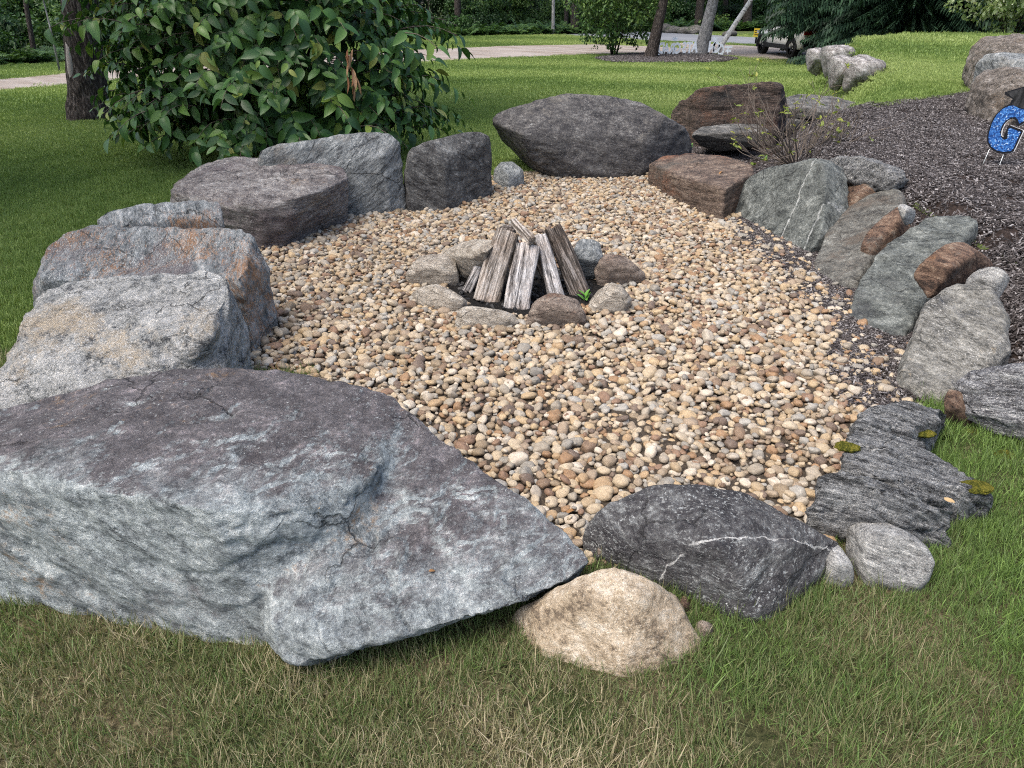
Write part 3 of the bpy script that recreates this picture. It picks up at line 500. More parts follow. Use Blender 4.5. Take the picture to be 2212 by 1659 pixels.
# stones round the fire
GF = 'stones ringing the fire'
for (ol, b1, b2, tp, zt, mt, lb, sd) in [
    ([(873, 596), (884, 572), (920, 563), (962, 567), (988, 585), (992, 606), (972, 618), (900, 616)], (880, 616), (980, 620), (930, 563), .14, MX, 'smooth grey stone at the left of the fire ring', 80.),
    ([(883, 632), (912, 618), (945, 612), (968, 622), (1000, 646), (1002, 656), (978, 674), (940, 672), (898, 654)], (890, 654), (970, 676), (945, 613), .10, MX, 'buff flat-sided stone at the lower left of the fire ring', 81.),
    ([(980, 690), (990, 664), (1020, 659), (1075, 664), (1120, 682), (1127, 692), (1100, 703), (1020, 710), (990, 706)], (985, 708), (1110, 708), (1060, 660), .09, MX, 'long buff-grey stone at the front of the fire ring', 82.),
    ([(1131, 688), (1150, 664), (1185, 651), (1230, 655), (1262, 672), (1268, 686), (1250, 702), (1180, 706)], (1145, 704), (1255, 704), (1200, 652), .12, MX2, 'dark brown dome stone at the front of the fire ring', 83.),
    ([(1270, 664), (1300, 630), (1330, 611), (1350, 622), (1368, 648), (1352, 672), (1320, 678), (1272, 676)], (1275, 680), (1350, 678), (1330, 612), .14, MX, 'pointed light grey stone at the lower right of the fire ring', 84.),
    ([(1287, 600), (1300, 574), (1330, 564), (1370, 570), (1396, 592), (1392, 606), (1350, 616), (1300, 620)], (1295, 622), (1390, 612), (1340, 564), .14, MX2, 'reddish-brown rounded stone at the right of the fire ring', 85.),
    ([(1232, 560), (1240, 539), (1290, 542), (1306, 554), (1302, 590), (1280, 602), (1240, 600)], (1236, 602), (1296, 604), (1260, 540), .18, ME_, 'grey blocky stone behind the logs at the right', 86.),
    ([(950, 556), (960, 539), (1010, 534), (1052, 540), (1050, 570), (1012, 604), (990, 596), (955, 566)], (962, 578), (1020, 606), (1000, 535), .20, MX, 'cream and grey block stone behind the logs at the left', 87.)]:
    sl(ol, b1, b2, tp, zt * 1.2, mt, lb, 'ring_stone', 'stone', GF, thick=.13, bulge=.04, back=.8, front=.7, vox=.0085, smooth=5, amp=.012, seed=sd, strata=.5)
# ------------------------------------------------------------------ scattering loose stuff
def scatter(name, pts, rot, scl, idx, protos, tint=None, parent=None, label=None, cat=None):
    n = len(pts); me = bpy.data.meshes.new(name); me.vertices.add(n); me.vertices.foreach_set('co', np.asarray(pts, float).ravel())
    for nm, ty, a in (('rot', 'FLOAT_VECTOR', rot), ('scl', 'FLOAT_VECTOR', scl), ('idx', 'INT', idx), ('tint', 'FLOAT', np.zeros(n) if tint is None else tint)):
        a = np.asarray(a); at = me.attributes.new(nm, ty, 'POINT')
        at.data.foreach_set('vector' if ty == 'FLOAT_VECTOR' else 'value', np.ascontiguousarray(a, np.int32 if ty == 'INT' else np.float32).ravel())
    for m in dict.fromkeys(q.materials[0] for q in protos): me.materials.append(m)
    c = bpy.data.collections.new(name + '_kinds')
    for k, q in enumerate(protos): c.objects.link(bpy.data.objects.new('kind_%02d_%s' % (k, name), q))
    g = bpy.data.node_groups.new(name, 'GeometryNodeTree')
    g.interface.new_socket('Geometry', in_out='INPUT', socket_type='NodeSocketGeometry'); g.interface.new_socket('Geometry', in_out='OUTPUT', socket_type='NodeSocketGeometry')
    gi, go = g.nodes.new('NodeGroupInput'), g.nodes.new('NodeGroupOutput')
    ip = g.nodes.new('GeometryNodeInstanceOnPoints'); ci = g.nodes.new('GeometryNodeCollectionInfo')
    ci.inputs[0].default_value = c; ci.inputs[1].default_value = True; ci.inputs[2].default_value = True
    def at(nm, ty):
        x = g.nodes.new('GeometryNodeInputNamedAttribute'); x.data_type = ty; x.inputs[0].default_value = nm; return x.outputs[0]
    L = g.links.new
    L(gi.outputs[0], ip.inputs['Points']); L(ci.outputs[0], ip.inputs['Instance']); ip.inputs['Pick Instance'].default_value = True
    L(at('idx', 'INT'), ip.inputs['Instance Index']); L(at('rot', 'FLOAT_VECTOR'), ip.inputs['Rotation']); L(at('scl', 'FLOAT_VECTOR'), ip.inputs['Scale'])
    L(ip.outputs[0], go.inputs[0])
    o = link(name, me, parent); md = o.modifiers.new('scatter', 'NODES'); md.node_group = g
    return tag(o, label, cat, None, 'stuff')

# ------------------------------------------------------------------ river pebbles
def pebble_mesh(k):
    r = np.random.default_rng(100 + k); bm = bmesh.new(); bmesh.ops.create_icosphere(bm, subdivisions=3, radius=1)
    v = np.array([q.co[:] for q in bm.verts]); f = [tuple(w.index for w in q.verts) for q in bm.faces]; bm.free()
    v = np.sign(v) * np.abs(v) ** r.uniform(.62, 1.0) if k % 3 else v
    v = v * (1 + .30 * fbm(v * .9 + k * 7.7, 2) + .05 * fbm(v * 3 + k, 2))[:, None]
    v = v * np.array([1, r.uniform(.68, .88), r.uniform(.48, .68)]) * .5
    return mesh('pebble', v, f, pebble_mat)
t = NT('river_pebble', .62, .4); oi = t.n('ObjectInfo').outputs['Random']; c = t.co()
pal = [(.47, .385, .27), (.57, .49, .37), (.33, .27, .195), (.40, .375, .33), (.60, .54, .44), (.25, .18, .13), (.48, .36, .23), (.33, .33, .32), (.56, .49, .38), (.20, .155, .13), (.54, .51, .46), (.38, .25, .15), (.40, .34, .27), (.70, .66, .60), (.30, .20, .145), (.44, .45, .45), (.56, .45, .30), (.40, .33, .26), (.60, .53, .42), (.47, .44, .39)]
pal = [tuple(v * w for v, w in zip(q, (.77, .72, .64))) for q in pal]
pc = t.ramp(oi, [(i / len(pal), q) for i, q in enumerate(pal)], 'CONSTANT')
cw = t.n('VectorMath', operation='ADD'); t.l(c, cw.inputs[0]); cm = t.n('CombineXYZ'); t.l(t.math('MULTIPLY', oi, 97.), cm.inputs[0]); t.l(cm.outputs[0], cw.inputs[1])
f1 = t.noise(cw.outputs[0], 3.2, 5, .65, .4); f2 = t.noise(cw.outputs[0], 14, 4, .7)
col = t.mix(t.rng_(f1, .38, .68, 0, .55), pc, t.mix(1., pc, (.50, .42, .36), 'MULTIPLY')); col = t.mix(t.rng_(f2, .52, .7, 0, .45), col, t.mix(.5, pc, (.62, .57, .50)))
pebble_mat = t.done(col, t.bump(f2, .25, .05))
PEB = [pebble_mesh(k) for k in range(12)]

def poisson(X, Y, r, order=None):      # keep points whose spacing respects their radii
    cell = float(r.max() * 2); G = {}; keep = []
    for i in (range(len(X)) if order is None else order):
        a, b = int(X[i] // cell), int(Y[i] // cell); ok = True
        for u in (-1, 0, 1):
            for w in (-1, 0, 1):
                for j in G.get((a + u, b + w), ()):
                    d = (r[i] + r[j]) * .80
                    if (X[i] - X[j]) ** 2 + (Y[i] - Y[j]) ** 2 < d * d: ok = False; break
                if not ok: break
            if not ok: break
        if ok: G.setdefault((a, b), []).append(i); keep.append(i)
    return np.array(keep)
a = np.array(PIT); N0 = 125000
X = rng.uniform(a[:, 0].min(), a[:, 0].max(), N0); Y = rng.uniform(a[:, 1].min(), a[:, 1].max(), N0)
m = inpoly(X, Y, PIT); fire = P(1135, 628)[:2]
rf = np.hypot(X - fire[0], (Y - fire[1]) * 1.1); m &= rf > .455
X, Y = X[m], Y[m]; s = np.clip(rng.lognormal(math.log(.030), .30, len(X)), .017, .070)
# thinner cover where mulch has spilled along the right bank
sp_e = np.interp(Y, [2.3, 3, 3.5, 4.2, 5, 6, 7.2], [1.34, 1.38, 1.50, 1.60, 1.58, 1.50, 1.42]); spill = sstep((X - sp_e + .15 * n2(X, Y, 2.2, 3.)) / .38)
k = poisson(X, Y, s * .44, np.argsort(-s + rng.normal(0, .006, len(s))))
k = k[rng.random(len(k)) > spill[k] * .66]
def lay(X, Y, s, lift):
    n = len(X); z = lift + .006 * n2(X, Y, 3., 8.) * 2 + .012 * n2(X, Y, .9, 2.) + rng.uniform(-.006, .006, n)
    return np.stack([X, Y, z + s * .18], 1)
p1_ = lay(X[k], Y[k], s[k], .004); s1 = s[k]
# a sparse second layer lying on the first
j = rng.choice(len(X), 5200, False); k2 = j[poisson(X[j], Y[j], s[j] * .55)]; k2 = k2[rng.random(len(k2)) > spill[k2] * .9]
p2_ = lay(X[k2], Y[k2], s[k2] * .9, .020); s2 = s[k2] * .9
pp = np.concatenate([p1_, p2_]); ss = np.concatenate([s1, s2])
tl = np.concatenate([np.full(len(p1_), .28), np.full(len(p2_), .42)])
rot = np.stack([rng.normal(0, 1, len(pp)) * tl, rng.normal(0, 1, len(pp)) * tl, rng.uniform(0, 6.283, len(pp))], 1)
sc = ss[:, None] * rng.uniform(.9, 1.12, (len(pp), 3)); ix = rng.integers(0, len(PEB), len(pp))
# the 300 that show largest: near the camera and not under the boulders
dist = np.linalg.norm(pp - np.array([0, 0, CAM_H]), axis=1); ppx = 1106 + pp[:, 0] / (pp[:, 1] * math.cos(PITCH) + (CAM_H - pp[:, 2]) * math.sin(PITCH)) * FPX
ppy = 829.5 + FPX * ((CAM_H - pp[:, 2]) * math.cos(PITCH) - pp[:, 1] * math.sin(PITCH)) / (pp[:, 1] * math.cos(PITCH) + (CAM_H - pp[:, 2]) * math.sin(PITCH))
vis = inpoly(ppx, ppy, [(960, 910), (1015, 975), (1190, 1080), (1250, 1150), (1300, 1080), (1370, 1040), (1500, 1025), (1620, 1045), (1735, 1110), (1740, 1060), (1790, 960), (1850, 890), (1500, 850)])
big = np.argsort(-(ss / dist) * vis)[:300]; rest = np.setdiff1d(np.arange(len(pp)), big)
for q in big: link('pebble', PEB[ix[q]], gravel_bed, pp[q], rot[q], sc[q])
scatter('pebbles', pp[rest], rot[rest], sc[rest], ix[rest], PEB, parent=gravel_bed)
NPEB = len(pp); print('pebbles', NPEB)
# ------------------------------------------------------------------ fire: ash, charred bits, split logs
t = NT('ash', .95, .1); f = t.noise(t.co(), 50, 6, .75); ash_mat = t.done(t.ramp(f, [(.35, (.006, .006, .006)), (.65, (.028, .026, .025)), (.8, (.10, .09, .08))]), t.bump(f, .9, .02))
bm = bmesh.new(); bmesh.ops.create_grid(bm, x_segments=44, y_segments=44, size=.56); v = np.array([q.co[:] for q in bm.verts]); fc = [tuple(w.index for w in q.verts) for q in bm.faces]; bm.free()
rr = np.hypot(v[:, 0], v[:, 1] * 1.12); v[:, 2] = .020 - .012 * (1 - np.clip(rr / .4, 0, 1) ** 2) + .012 * fbm(v * 14, 4) - .05 * (rr > .50)
ash_bed = tag(link('ash_bed', mesh('ash_bed', v, fc, ash_mat), None, (fire[0], fire[1], .0)), kind='structure')
def chunk(k, d, mat, name):
    r = np.random.default_rng(k); bm = bmesh.new(); bmesh.ops.create_icosphere(bm, subdivisions=2, radius=.5)
    v = np.array([q.co[:] for q in bm.verts]); f = [tuple(w.index for w in q.verts) for q in bm.faces]; bm.free()
    v = np.round(v * 2.4 + .25 * fbm(v * 2 + k, 2)[:, None]) / 2.4 * .6 + v * .4; return mesh(name, v * np.array(d), f, mat, False)
char_mat = plain('charcoal', (.012, .012, .013), .55, .4)
CH = [chunk(200 + k, (1, .6, .5), char_mat, 'charcoal') for k in range(4)]
n = 260; a = rng.uniform(0, 6.283, n); q = .40 * np.sqrt(rng.random(n)); pts = np.stack([fire[0] + q * np.cos(a), fire[1] + q * np.sin(a) * .92, np.full(n, .018)], 1)
scatter('charcoal', pts, rng.uniform(0, 6.28, (n, 3)), rng.uniform(.015, .05, (n, 1)) * np.ones((1, 3)), rng.integers(0, 4, n), CH, label='black charcoal bits under the stacked logs', cat='charcoal')

def woodmat(name, cols, sc=1.):
    t = NT(name, .85, .25); c = t.co(); g = t.map(c, (0, 0, 0), (1, 1, .06)); a = t.noise(g, 60 * sc, 6, .7, .6); b = t.noise(c, 7, 4); d = t.noise(t.map(c, (0, 0, 0), (1, 1, .12)), 150 * sc, 4, .7)
    col = t.ramp(t.math('ADD', t.math('MULTIPLY', a, .65), t.math('MULTIPLY', d, .35)), [(.40 + .18 * i / (len(cols) - 1), q) for i, q in enumerate(cols)])
    col = t.mix(t.rng_(b, .42, .66, 0, .6), col, t.mix(1., col, (.62, .47, .36), 'MULTIPLY'))
    return t.done(col, t.bump(d, .5, .006, t.bump(a, .9, .02)))
WG = woodmat('wood_weathered_grey', [(.03, .027, .026), (.22, .21, .205), (.44, .425, .415), (.68, .66, .65)])
WB = woodmat('wood_brown_grey', [(.04, .032, .027), (.19, .165, .14), (.36, .325, .29), (.56, .52, .48)])
WD = woodmat('wood_dark', [(.012, .010, .009), (.05, .042, .036), (.13, .11, .095), (.30, .27, .25)])
def log(bot, zb, top, zt, Yt, wid, depth, mat, label, seed, taper=.85, ang=0.):
    A = P(*bot, zb); B = PY(*top, Yt) if Yt else P(*top, zt); L = np.linalg.norm(B - A); r = np.random.default_rng(seed)
    m, nr = 30, 34; w = np.linspace(0, 2 * math.pi, m, endpoint=False)
    base = np.maximum(np.abs(np.cos(w)) ** 2.2, np.abs(np.sin(w)) ** 2.2); sec = np.stack([np.cos(w) * wid / 2, np.sin(w) * depth / 2], 1) * (1 / (np.abs(np.cos(w)) ** 4 + np.abs(np.sin(w)) ** 4) ** .25)[:, None]
    sec *= (1 + .22 * np.array([perlin(np.array([[math.cos(x) * 1.3 + seed, math.sin(x) * 1.3, seed * .37]]))[0] for x in w]))[:, None]
    V = []
    for i in range(nr):
        u = i / (nr - 1); k = 1 + (taper - 1) * u
        z = L * u; p = np.concatenate([sec * k, np.full((m, 1), z)], 1)
        gro = fbm(np.stack([np.cos(w) * 5 + seed, np.sin(w) * 5, np.full(m, z * 2.2)], 1), 3) * .10 - .10 * np.maximum(0, billow(np.stack([np.cos(w) * 9, np.sin(w) * 9 + seed, np.full(m, z * 1.2)], 1), 2))
        p[:, :2] *= (1 + gro)[:, None]; p[:, 0] += .006 * math.sin(5 * u + seed); V.append(p)
    V[0][:, 2] += .012 * perlin(np.stack([V[0][:, 0] * 30, V[0][:, 1] * 30, np.full(m, seed)], 1)); V[-1][:, 2] += .02 * perlin(np.stack([V[-1][:, 0] * 30, V[-1][:, 1] * 30, np.full(m, seed + 3)], 1))
    V = np.concatenate(V); F = [(i * m + k, i * m + (k + 1) % m, (i + 1) * m + (k + 1) % m, (i + 1) * m + k) for i in range(nr - 1) for k in range(m)] + [tuple(range(m - 1, -1, -1)), tuple((nr - 1) * m + k for k in range(m))]
    d = Vector(B - A).normalized(); q = d.to_track_quat('Z', 'Y')
    X = q @ Vector((1, 0, 0)); ca = math.atan2((q.inverted() @ Vector((1, 0, 0)))[1], (q.inverted() @ Vector((1, 0, 0)))[0])
    q = q @ Euler((0, 0, ca + ang)).to_quaternion()
    me = mesh('log', V, F, mat); o = link('firewood_log', me, None, A, q.to_euler()); me.polygons.foreach_set('use_smooth', [len(p.vertices) == 4 for p in me.polygons])
    return tag(o, label, 'log', 'split logs stacked in the fire ring')
fy = float(fire[1])
log((1003, 634), .0, (1056, 538), 0, fy - .02, .055, .05, WG, 'thin grey split log at the left of the fire stack', 1)
log((1048, 654), .0, (1096, 500), 0, fy - .02, .145, .09, WB, 'thick brown and grey split log, left of the front one', 2, .86, .1)
log((1116, 672), .0, (1140, 530), 0, fy - .10, .135, .07, WG, 'broad purple-grey split log at the front of the fire stack', 3, .9)
log((1208, 656), .0, (1165, 508), 0, fy - .02, .095, .07, WG, 'pale silvery split log with a notch, right of the front log', 4, .72)
log((1256, 638), .0, (1192, 492), 0, fy + .06, .115, .09, WD, 'dark bark-covered log at the right of the fire stack', 5, .95, -.2)
log((1120, 600), .0, (1098, 492), 0, fy + .14, .10, .08, WD, 'dark log at the back of the fire stack, only its top showing', 6)
log((1148, 521), .34, (1110, 476), 0, fy + .02, .045, .05, WB, 'short brown piece lying across the top of the fire stack', 7, .8)
log((1190, 612), .0, (1155, 520), 0, fy + .10, .08, .07, WD, 'dark log deep inside the fire stack behind the silvery one', 8)
log((1240, 668), .015, (1200, 625), .05, None, .035, .03, WB, 'small brown stick lying beside the silvery log', 9)

# ------------------------------------------------------------------ grass
def leafy(name, stops, trans=.3, rough=.55, tint=True, spread=.5, spec=.35):
    t = NT(name, rough, spec)
    if tint:
        a = t.n('Attribute', attribute_type='INSTANCER', attribute_name='tint').outputs['Fac']; r_ = t.n('NewGeometry').outputs['Random Per Island']
        f = t.math('ADD', a, t.math('MULTIPLY', t.math('SUBTRACT', r_, .5), spread))
    else:
        oi = t.n('ObjectInfo').outputs['Random']; r_ = t.n('NewGeometry').outputs['Random Per Island']; f = t.math('FRACT', t.math('ADD', oi, r_))
    c = t.ramp(f, stops); t.done(c)
    tr = t.n('BsdfTranslucent'); t.l(t.mix(1., c, (1.0, 1.0, .55), 'MULTIPLY'), tr.inputs[0]); ms = t.n('MixShader'); ms.inputs[0].default_value = trans
    t.l(t.b.outputs[0], ms.inputs[1]); t.l(tr.outputs[0], ms.inputs[2]); t.l(ms.outputs[0], t.out.inputs[0]); return t.m
grass_near = leafy('grass_rough', [(0., (.64, .55, .40)), (.22, (.42, .36, .23)), (.42, (.20, .21, .095)), (.62, (.12, .175, .062)), (.82, (.12, .20, .055)), (1., (.20, .31, .08))], .3, .5, spread=.62)
grass_lawn = leafy('grass_lawn', [(0., (.075, .13, .034)), (.35, (.145, .23, .056)), (.7, (.24, .33, .092)), (1., (.34, .42, .15))], .3, .55, spread=.35)
def tuft(k, nb, rad, l0, l1, w, lean, mat, segs=3):
    r = np.random.default_rng(k); V, F = [], []
    for _ in range(nb):
        a, q = r.uniform(0, 6.283), rad * math.sqrt(r.random()); b = np.array([q * math.cos(a), q * math.sin(a), -.006]); L = r.uniform(l0, l1)
        az = r.uniform(0, 6.283); ln = abs(r.normal(0, lean)); d = np.array([math.cos(az), math.sin(az), 0]); side = np.array([-d[1], d[0], 0]) if r.random() < .6 else d; ww = w * r.uniform(.6, 1.2); n0 = len(V)
        bend = r.uniform(.3, 1.2) * ln; side = np.array([math.cos(az + 1.3 + r.uniform(-.6, .6)), math.sin(az + 1.3), 0])
        for i in range(segs + 1):
            u = i / segs; th = ln * .5 + bend * u; p = b + L * u * (math.sin(th) * d + math.cos(th) * np.array([0, 0, 1])); h = ww * (1 - u ** 1.6) * .5
            if i < segs: V += [p - side * h, p + side * h]
            else: V.append(p)
        for i in range(segs - 1): F.append((n0 + 2 * i, n0 + 2 * i + 1, n0 + 2 * i + 3, n0 + 2 * i + 2))
        F.append((n0 + 2 * segs - 2, n0 + 2 * segs - 1, n0 + 2 * segs))
    return mesh('tuft', V, F, mat)
TN = [tuft(300 + k, 20, .032, .02, .05, .0021, .6, grass_near) for k in range(6)] + [tuft(320 + k, 12, .03, .035, .085, .0029, .5, grass_near) for k in range(4)] + [tuft(330 + k, 15, .04, .025, .065, .0018, 1.45, grass_near, 4) for k in range(4)]
TM = [tuft(340 + k, 52, .075, .022, .046, .0045, .5, grass_lawn, 2) for k in range(5)]
TL = [tuft(350 + k, 110, .14, .022, .042, .0075, .5, grass_lawn, 2) for k in range(5)]
TF = [tuft(360 + k, 220, .36, .025, .05, .017, .5, grass_lawn, 1) for k in range(5)]
def field(x0, x1, y0, y1, dens, keepout):
    n = int((x1 - x0) * (y1 - y0) * dens); X = rng.uniform(x0, x1, n); Y = rng.uniform(y0, y1, n)
    m = np.ones(n, bool)
    for k in keepout: m &= ~inpoly(X, Y, k)
    m &= np.abs(X) < .80 * Y + 1.2
    return X[m], Y[m]
PITG = PIT
def rots(n, tilt=.12): return np.stack([rng.normal(0, tilt, n), rng.normal(0, tilt, n), rng.uniform(0, 6.283, n)], 1)
X, Y = field(-2.6, 3.2, .55, 3.4, 2700, [PITG, MULCH])
dry = n2(X, Y, 1.5, 4., 4) * .9 + n2(X, Y, 6., 9., 2) * .35
gr = np.clip(.56 + .52 * dry + .30 * sstep((X - .30) / 1.0) - .14 * sstep((.75 - np.abs(X + .25)) / .8) * sstep((1.35 - Y) / .35), .05, 1.02)
bare = (n2(X, Y, 2.6, 14., 3) < -.34) & (X > .35); k = ~(bare & (rng.random(len(X)) < .8)); X, Y, gr = X[k], Y[k], gr[k]
Z = gz(X, Y); n = len(X); longer = sstep((X - .5) / .8)
ix = np.where(rng.random(n) < .16 + .22 * longer, rng.integers(6, 10, n), rng.integers(0, 6, n)); ix = np.where((gr < .42) & (rng.random(n) < .5), rng.integers(10, 14, n), ix)
sc = rng.uniform(.75, 1.25, n) * (1 + .35 * np.clip(n2(X, Y, 3.1, 6., 2), -.5, 1))
scatter('front_grass', np.stack([X, Y, Z], 1), rots(n, .2), sc[:, None] * np.ones((1, 3)), ix, TN, gr, label='patchy half-dry grass in front of the boulders', cat='grass')
def lawn_tint(X, Y):
    s_ = np.sin((X * .35 + Y * .94 + .02 * X * X) / 1.05) * .20 * sstep((Y - 5) / 4); return np.clip(.46 + s_ + .30 * n2(X, Y, .45, 2., 3) + .22 * n2(X, Y, 2.6, 7., 2) + .20 * sstep((X + 2) / 5) + .05, 0, 1)
Q, TT, II, SS = [], [], [], []
for (x0, x1, y0, y1, dn, b) in [(-6.2, -.9, 3.0, 8.2, 420, 0), (-9, 9.5, 7.2, 14, 150, 5), (-24, 24, 14, 52, 24, 10)]:
    X, Y = field(x0, x1, y0, y1, dn, [PITG, MULCH, DRIVE, ROAD, ISLAND]); n = len(X)
    Q.append(np.stack([X, Y, gz(X, Y)], 1)); TT.append(lawn_tint(X, Y)); II.append(rng.integers(b, b + 5, n)); SS.append(rng.uniform(.8, 1.2, n))
Q, TT, II, SS = map(np.concatenate, (Q, TT, II, SS))
scatter('lawn_grass', Q, rots(len(Q), .08), SS[:, None] * np.ones((1, 3)), II, TM + TL + TF, TT, label='mown green lawn grass around and behind the fire pit', cat='grass')
print('grass', n, len(Q))

# ------------------------------------------------------------------ mulch chips
mulch_mat = (lambda t: t.done(t.ramp(t.math('FRACT', t.math('ADD', t.n('NewGeometry').outputs['Random Per Island'], t.n('ObjectInfo').outputs['Random'])), [(0, (.020, .017, .017)), (.35, (.045, .038, .037)), (.65, (.082, .072, .071)), (.86, (.16, .147, .146)), (1., (.30, .285, .285))])))(NT('mulch_chip', .8, .3))
def chips(k, n, rad):
    r = np.random.default_rng(k); m = MB()
    for _ in range(n):
        a, q = r.uniform(0, 6.283), rad * math.sqrt(r.random())
        m.box((q * math.cos(a), q * math.sin(a), r.uniform(.002, .016)), (r.uniform(.010, .034), r.uniform(.003, .008), r.uniform(.002, .005)), (r.normal(0, .35), r.normal(0, .35), r.uniform(0, 6.28)))
    return m.mesh('chips', mulch_mat, False)
CP = [chips(400 + k, 130, .12) for k in range(6)]
X, Y = field(1.2, 9, 2.6, 10, 90, []); k = inpoly(X, Y, MULCH); X, Y = X[k], Y[k]
X2 = rng.uniform(.9, 2.3, 2200); Y2 = rng.uniform(2.3, 7.3, 2200); e2 = np.interp(Y2, [2.3, 3, 3.5, 4.2, 5, 6, 7.2], [1.34, 1.38, 1.50, 1.60, 1.58, 1.50, 1.42])
k = (X2 > e2 + .10) & inpoly(X2, Y2, PIT) & (rng.random(2200) < .6); X2, Y2 = X2[k], Y2[k]
ia = np.array(ISLAND); X3 = rng.uniform(ia[:, 0].min(), ia[:, 0].max(), 900); Y3 = rng.uniform(ia[:, 1].min(), ia[:, 1].max(), 900); k = inpoly(X3, Y3, ISLAND); X3, Y3 = X3[k], Y3[k]
XX = np.concatenate([X, X2, X3]); YY = np.concatenate([Y, Y2, Y3]); zz = gz(XX, YY) + np.concatenate([np.full(len(X), .004), np.full(len(X2), .010), np.full(len(X3), .03)])
sz = np.concatenate([np.full(len(X), 1.), np.full(len(X2), .8), np.full(len(X3), 2.6)]); n = len(XX)
dzx = (gz(XX + .05, YY) - gz(XX - .05, YY)) / .1; dzy = (gz(XX, YY + .05) - gz(XX, YY - .05)) / .1
scatter('mulch', np.stack([XX, YY, zz], 1), np.stack([np.arctan(dzy), -np.arctan(dzx), rng.uniform(0, .3, n)], 1), sz[:, None] * np.ones((1, 3)), rng.integers(0, 6, n), CP, label='dark brown shredded bark mulch on the right bank', cat='mulch')
# ------------------------------------------------------------------ leaves, trees, shrubs
def leaf_mesh(name, L, Wd, mat, fold=.25, curl=.35, rows=5):
    V, F = [], []
    for i in range(rows + 1):
        u = i / rows; w = Wd * .5 * (math.sin(math.pi * min(1, u * .92 + .06)) ** .75) * (1 - .25 * u); w = w if 0 < i < rows else Wd * .02
        x = L * u; z = -curl * L * u * u
        V += [(x, -w, z + fold * w), (x, 0, z), (x, w, z + fold * w)]
    for i in range(rows):
        a = 3 * i; F += [(a, a + 1, a + 4, a + 3), (a + 1, a + 2, a + 5, a + 4)]
    return mesh(name, V, F, mat)
shrub_leaf = (lambda: leafy('shrub_leaf', [(0, (.020, .062, .018)), (.35, (.042, .108, .028)), (.72, (.068, .155, .036)), (.90, (.12, .22, .045)), (.96, (.20, .29, .055)), (1., (.27, .29, .075))], .2, .42, tint=False, spec=.4))()
def frame_rot(d, up):                     # Euler that turns +X to d with the leaf's face towards up
    d = d / np.linalg.norm(d); y = np.cross(up, d); y = y / (np.linalg.norm(y) + 1e-9); z = np.cross(d, y)
    return Matrix(np.stack([d, y, z], 1).tolist()).to_euler()
bark_mat = (lambda t: t.done(t.ramp(t.noise(t.map(t.co(), (0, 0, 0), (1, 1, .25)), 40, 6, .7), [(.38, (.010, .008, .007)), (.52, (.042, .034, .030)), (.64, (.13, .115, .105))]), t.bump(t.noise(t.map(t.co(), (0, 0, 0), (1, 1, .2)), 30, 6, .7), 1., .03)))(NT('bark_dark', .9, .2))
bark_grey = (lambda t: t.done(t.ramp(t.noise(t.map(t.co(), (0, 0, 0), (1, 1, .5)), 14, 7, .7), [(.35, (.10, .10, .10)), (.55, (.24, .24, .24)), (.7, (.40, .41, .41))]), t.bump(t.noise(t.co(), 30, 6, .7), .5, .02)))(NT('bark_grey', .9, .2))
twig_mat = plain('twig', (.12, .095, .08), .8, .2)
t = NT('bark_birch', .75, .3); c = t.co(); f = t.noise(t.map(c, (0, 0, 0), (1, 1, 6)), 5, 5, .65); f2 = t.noise(t.map(c, (0, 0, 0), (1, 1, .8)), 6, 4)
birch_mat = t.done(t.mix(t.rng_(t.math('ADD', t.math('MULTIPLY', f, .7), t.math('MULTIPLY', f2, .3)), .55, .60), (.66, .66, .64), (.05, .045, .042)))

# big leafy shrub behind the boulders
SC = np.array([-2.45, 8.3, 1.08]); SR = np.array([1.70, 1.26, 1.6])
shrub = tag(empty('leafy_shrub', (SC[0], SC[1], gzf(SC[0], SC[1]))), 'large dark green broad-leaved shrub behind the boulders on the left', 'shrub')
LF = [leaf_mesh('leaf', 1, .50 + .06 * k, shrub_leaf, .2 + .12 * k, .15 + .16 * k) for k in range(4)]
o0 = np.array(shrub.location); lp, lr, ls = [], [], []; tw = []
for i in range(1330):
    v = rng.normal(size=3); v /= np.linalg.norm(v); v[2] = v[2] * .95
    lob = 1 + .16 * perlin(np.array([v * 2.1 + 5]))[0] * 2 ; rad = lob * (rng.uniform(.82, 1.04) + .22 * (rng.random() < .12) if i < 900 else rng.uniform(.45, .85))
    tip = SC + SR * v * rad
    if tip[1] > SC[1] + .75: continue
    low = max(0, .9 - tip[2]) * .36; tip[:2] += v[:2] * low
    if tip[2] < .10: tip[2] = rng.uniform(.10, .3)
    out = v * np.array([1, 1, .35]); out /= np.linalg.norm(out); st = tip - out * rng.uniform(.35, .6) + np.array([0, 0, rng.uniform(.02, .2)])
    pth = [st + (tip - st) * u + np.array([0, 0, .10 * math.sin(u * 2.4)]) for u in np.linspace(0, 1, 5)]; tw.append(pth)
    nl = rng.integers(6, 10)
    for q in range(nl):
        u = (q + .6) / nl; b = st + (tip - st) * u + np.array([0, 0, .10 * math.sin(u * 2.4)])
        sd = np.cross(out, [0, 0, 1]); sd /= np.linalg.norm(sd) + 1e-9; d = out * rng.uniform(.3, .8) + sd * (1 if q % 2 else -1) * rng.uniform(.4, 1.) + np.array([0, 0, rng.uniform(-1.0, .05)])
        up = np.array([0, 0, .55]) + out * rng.uniform(.4, 1.1) + rng.normal(0, .25, 3)
        lp.append(b); lr.append(tuple(frame_rot(d, up))); ls.append(rng.uniform(.07, .18))
lp, lr, ls = np.array(lp) - o0, np.array(lr), np.array(ls)
ok = lp[:, 2] + o0[2] > .04; lp, lr, ls = lp[ok], lr[ok], ls[ok]; ix = rng.integers(0, 4, len(lp))
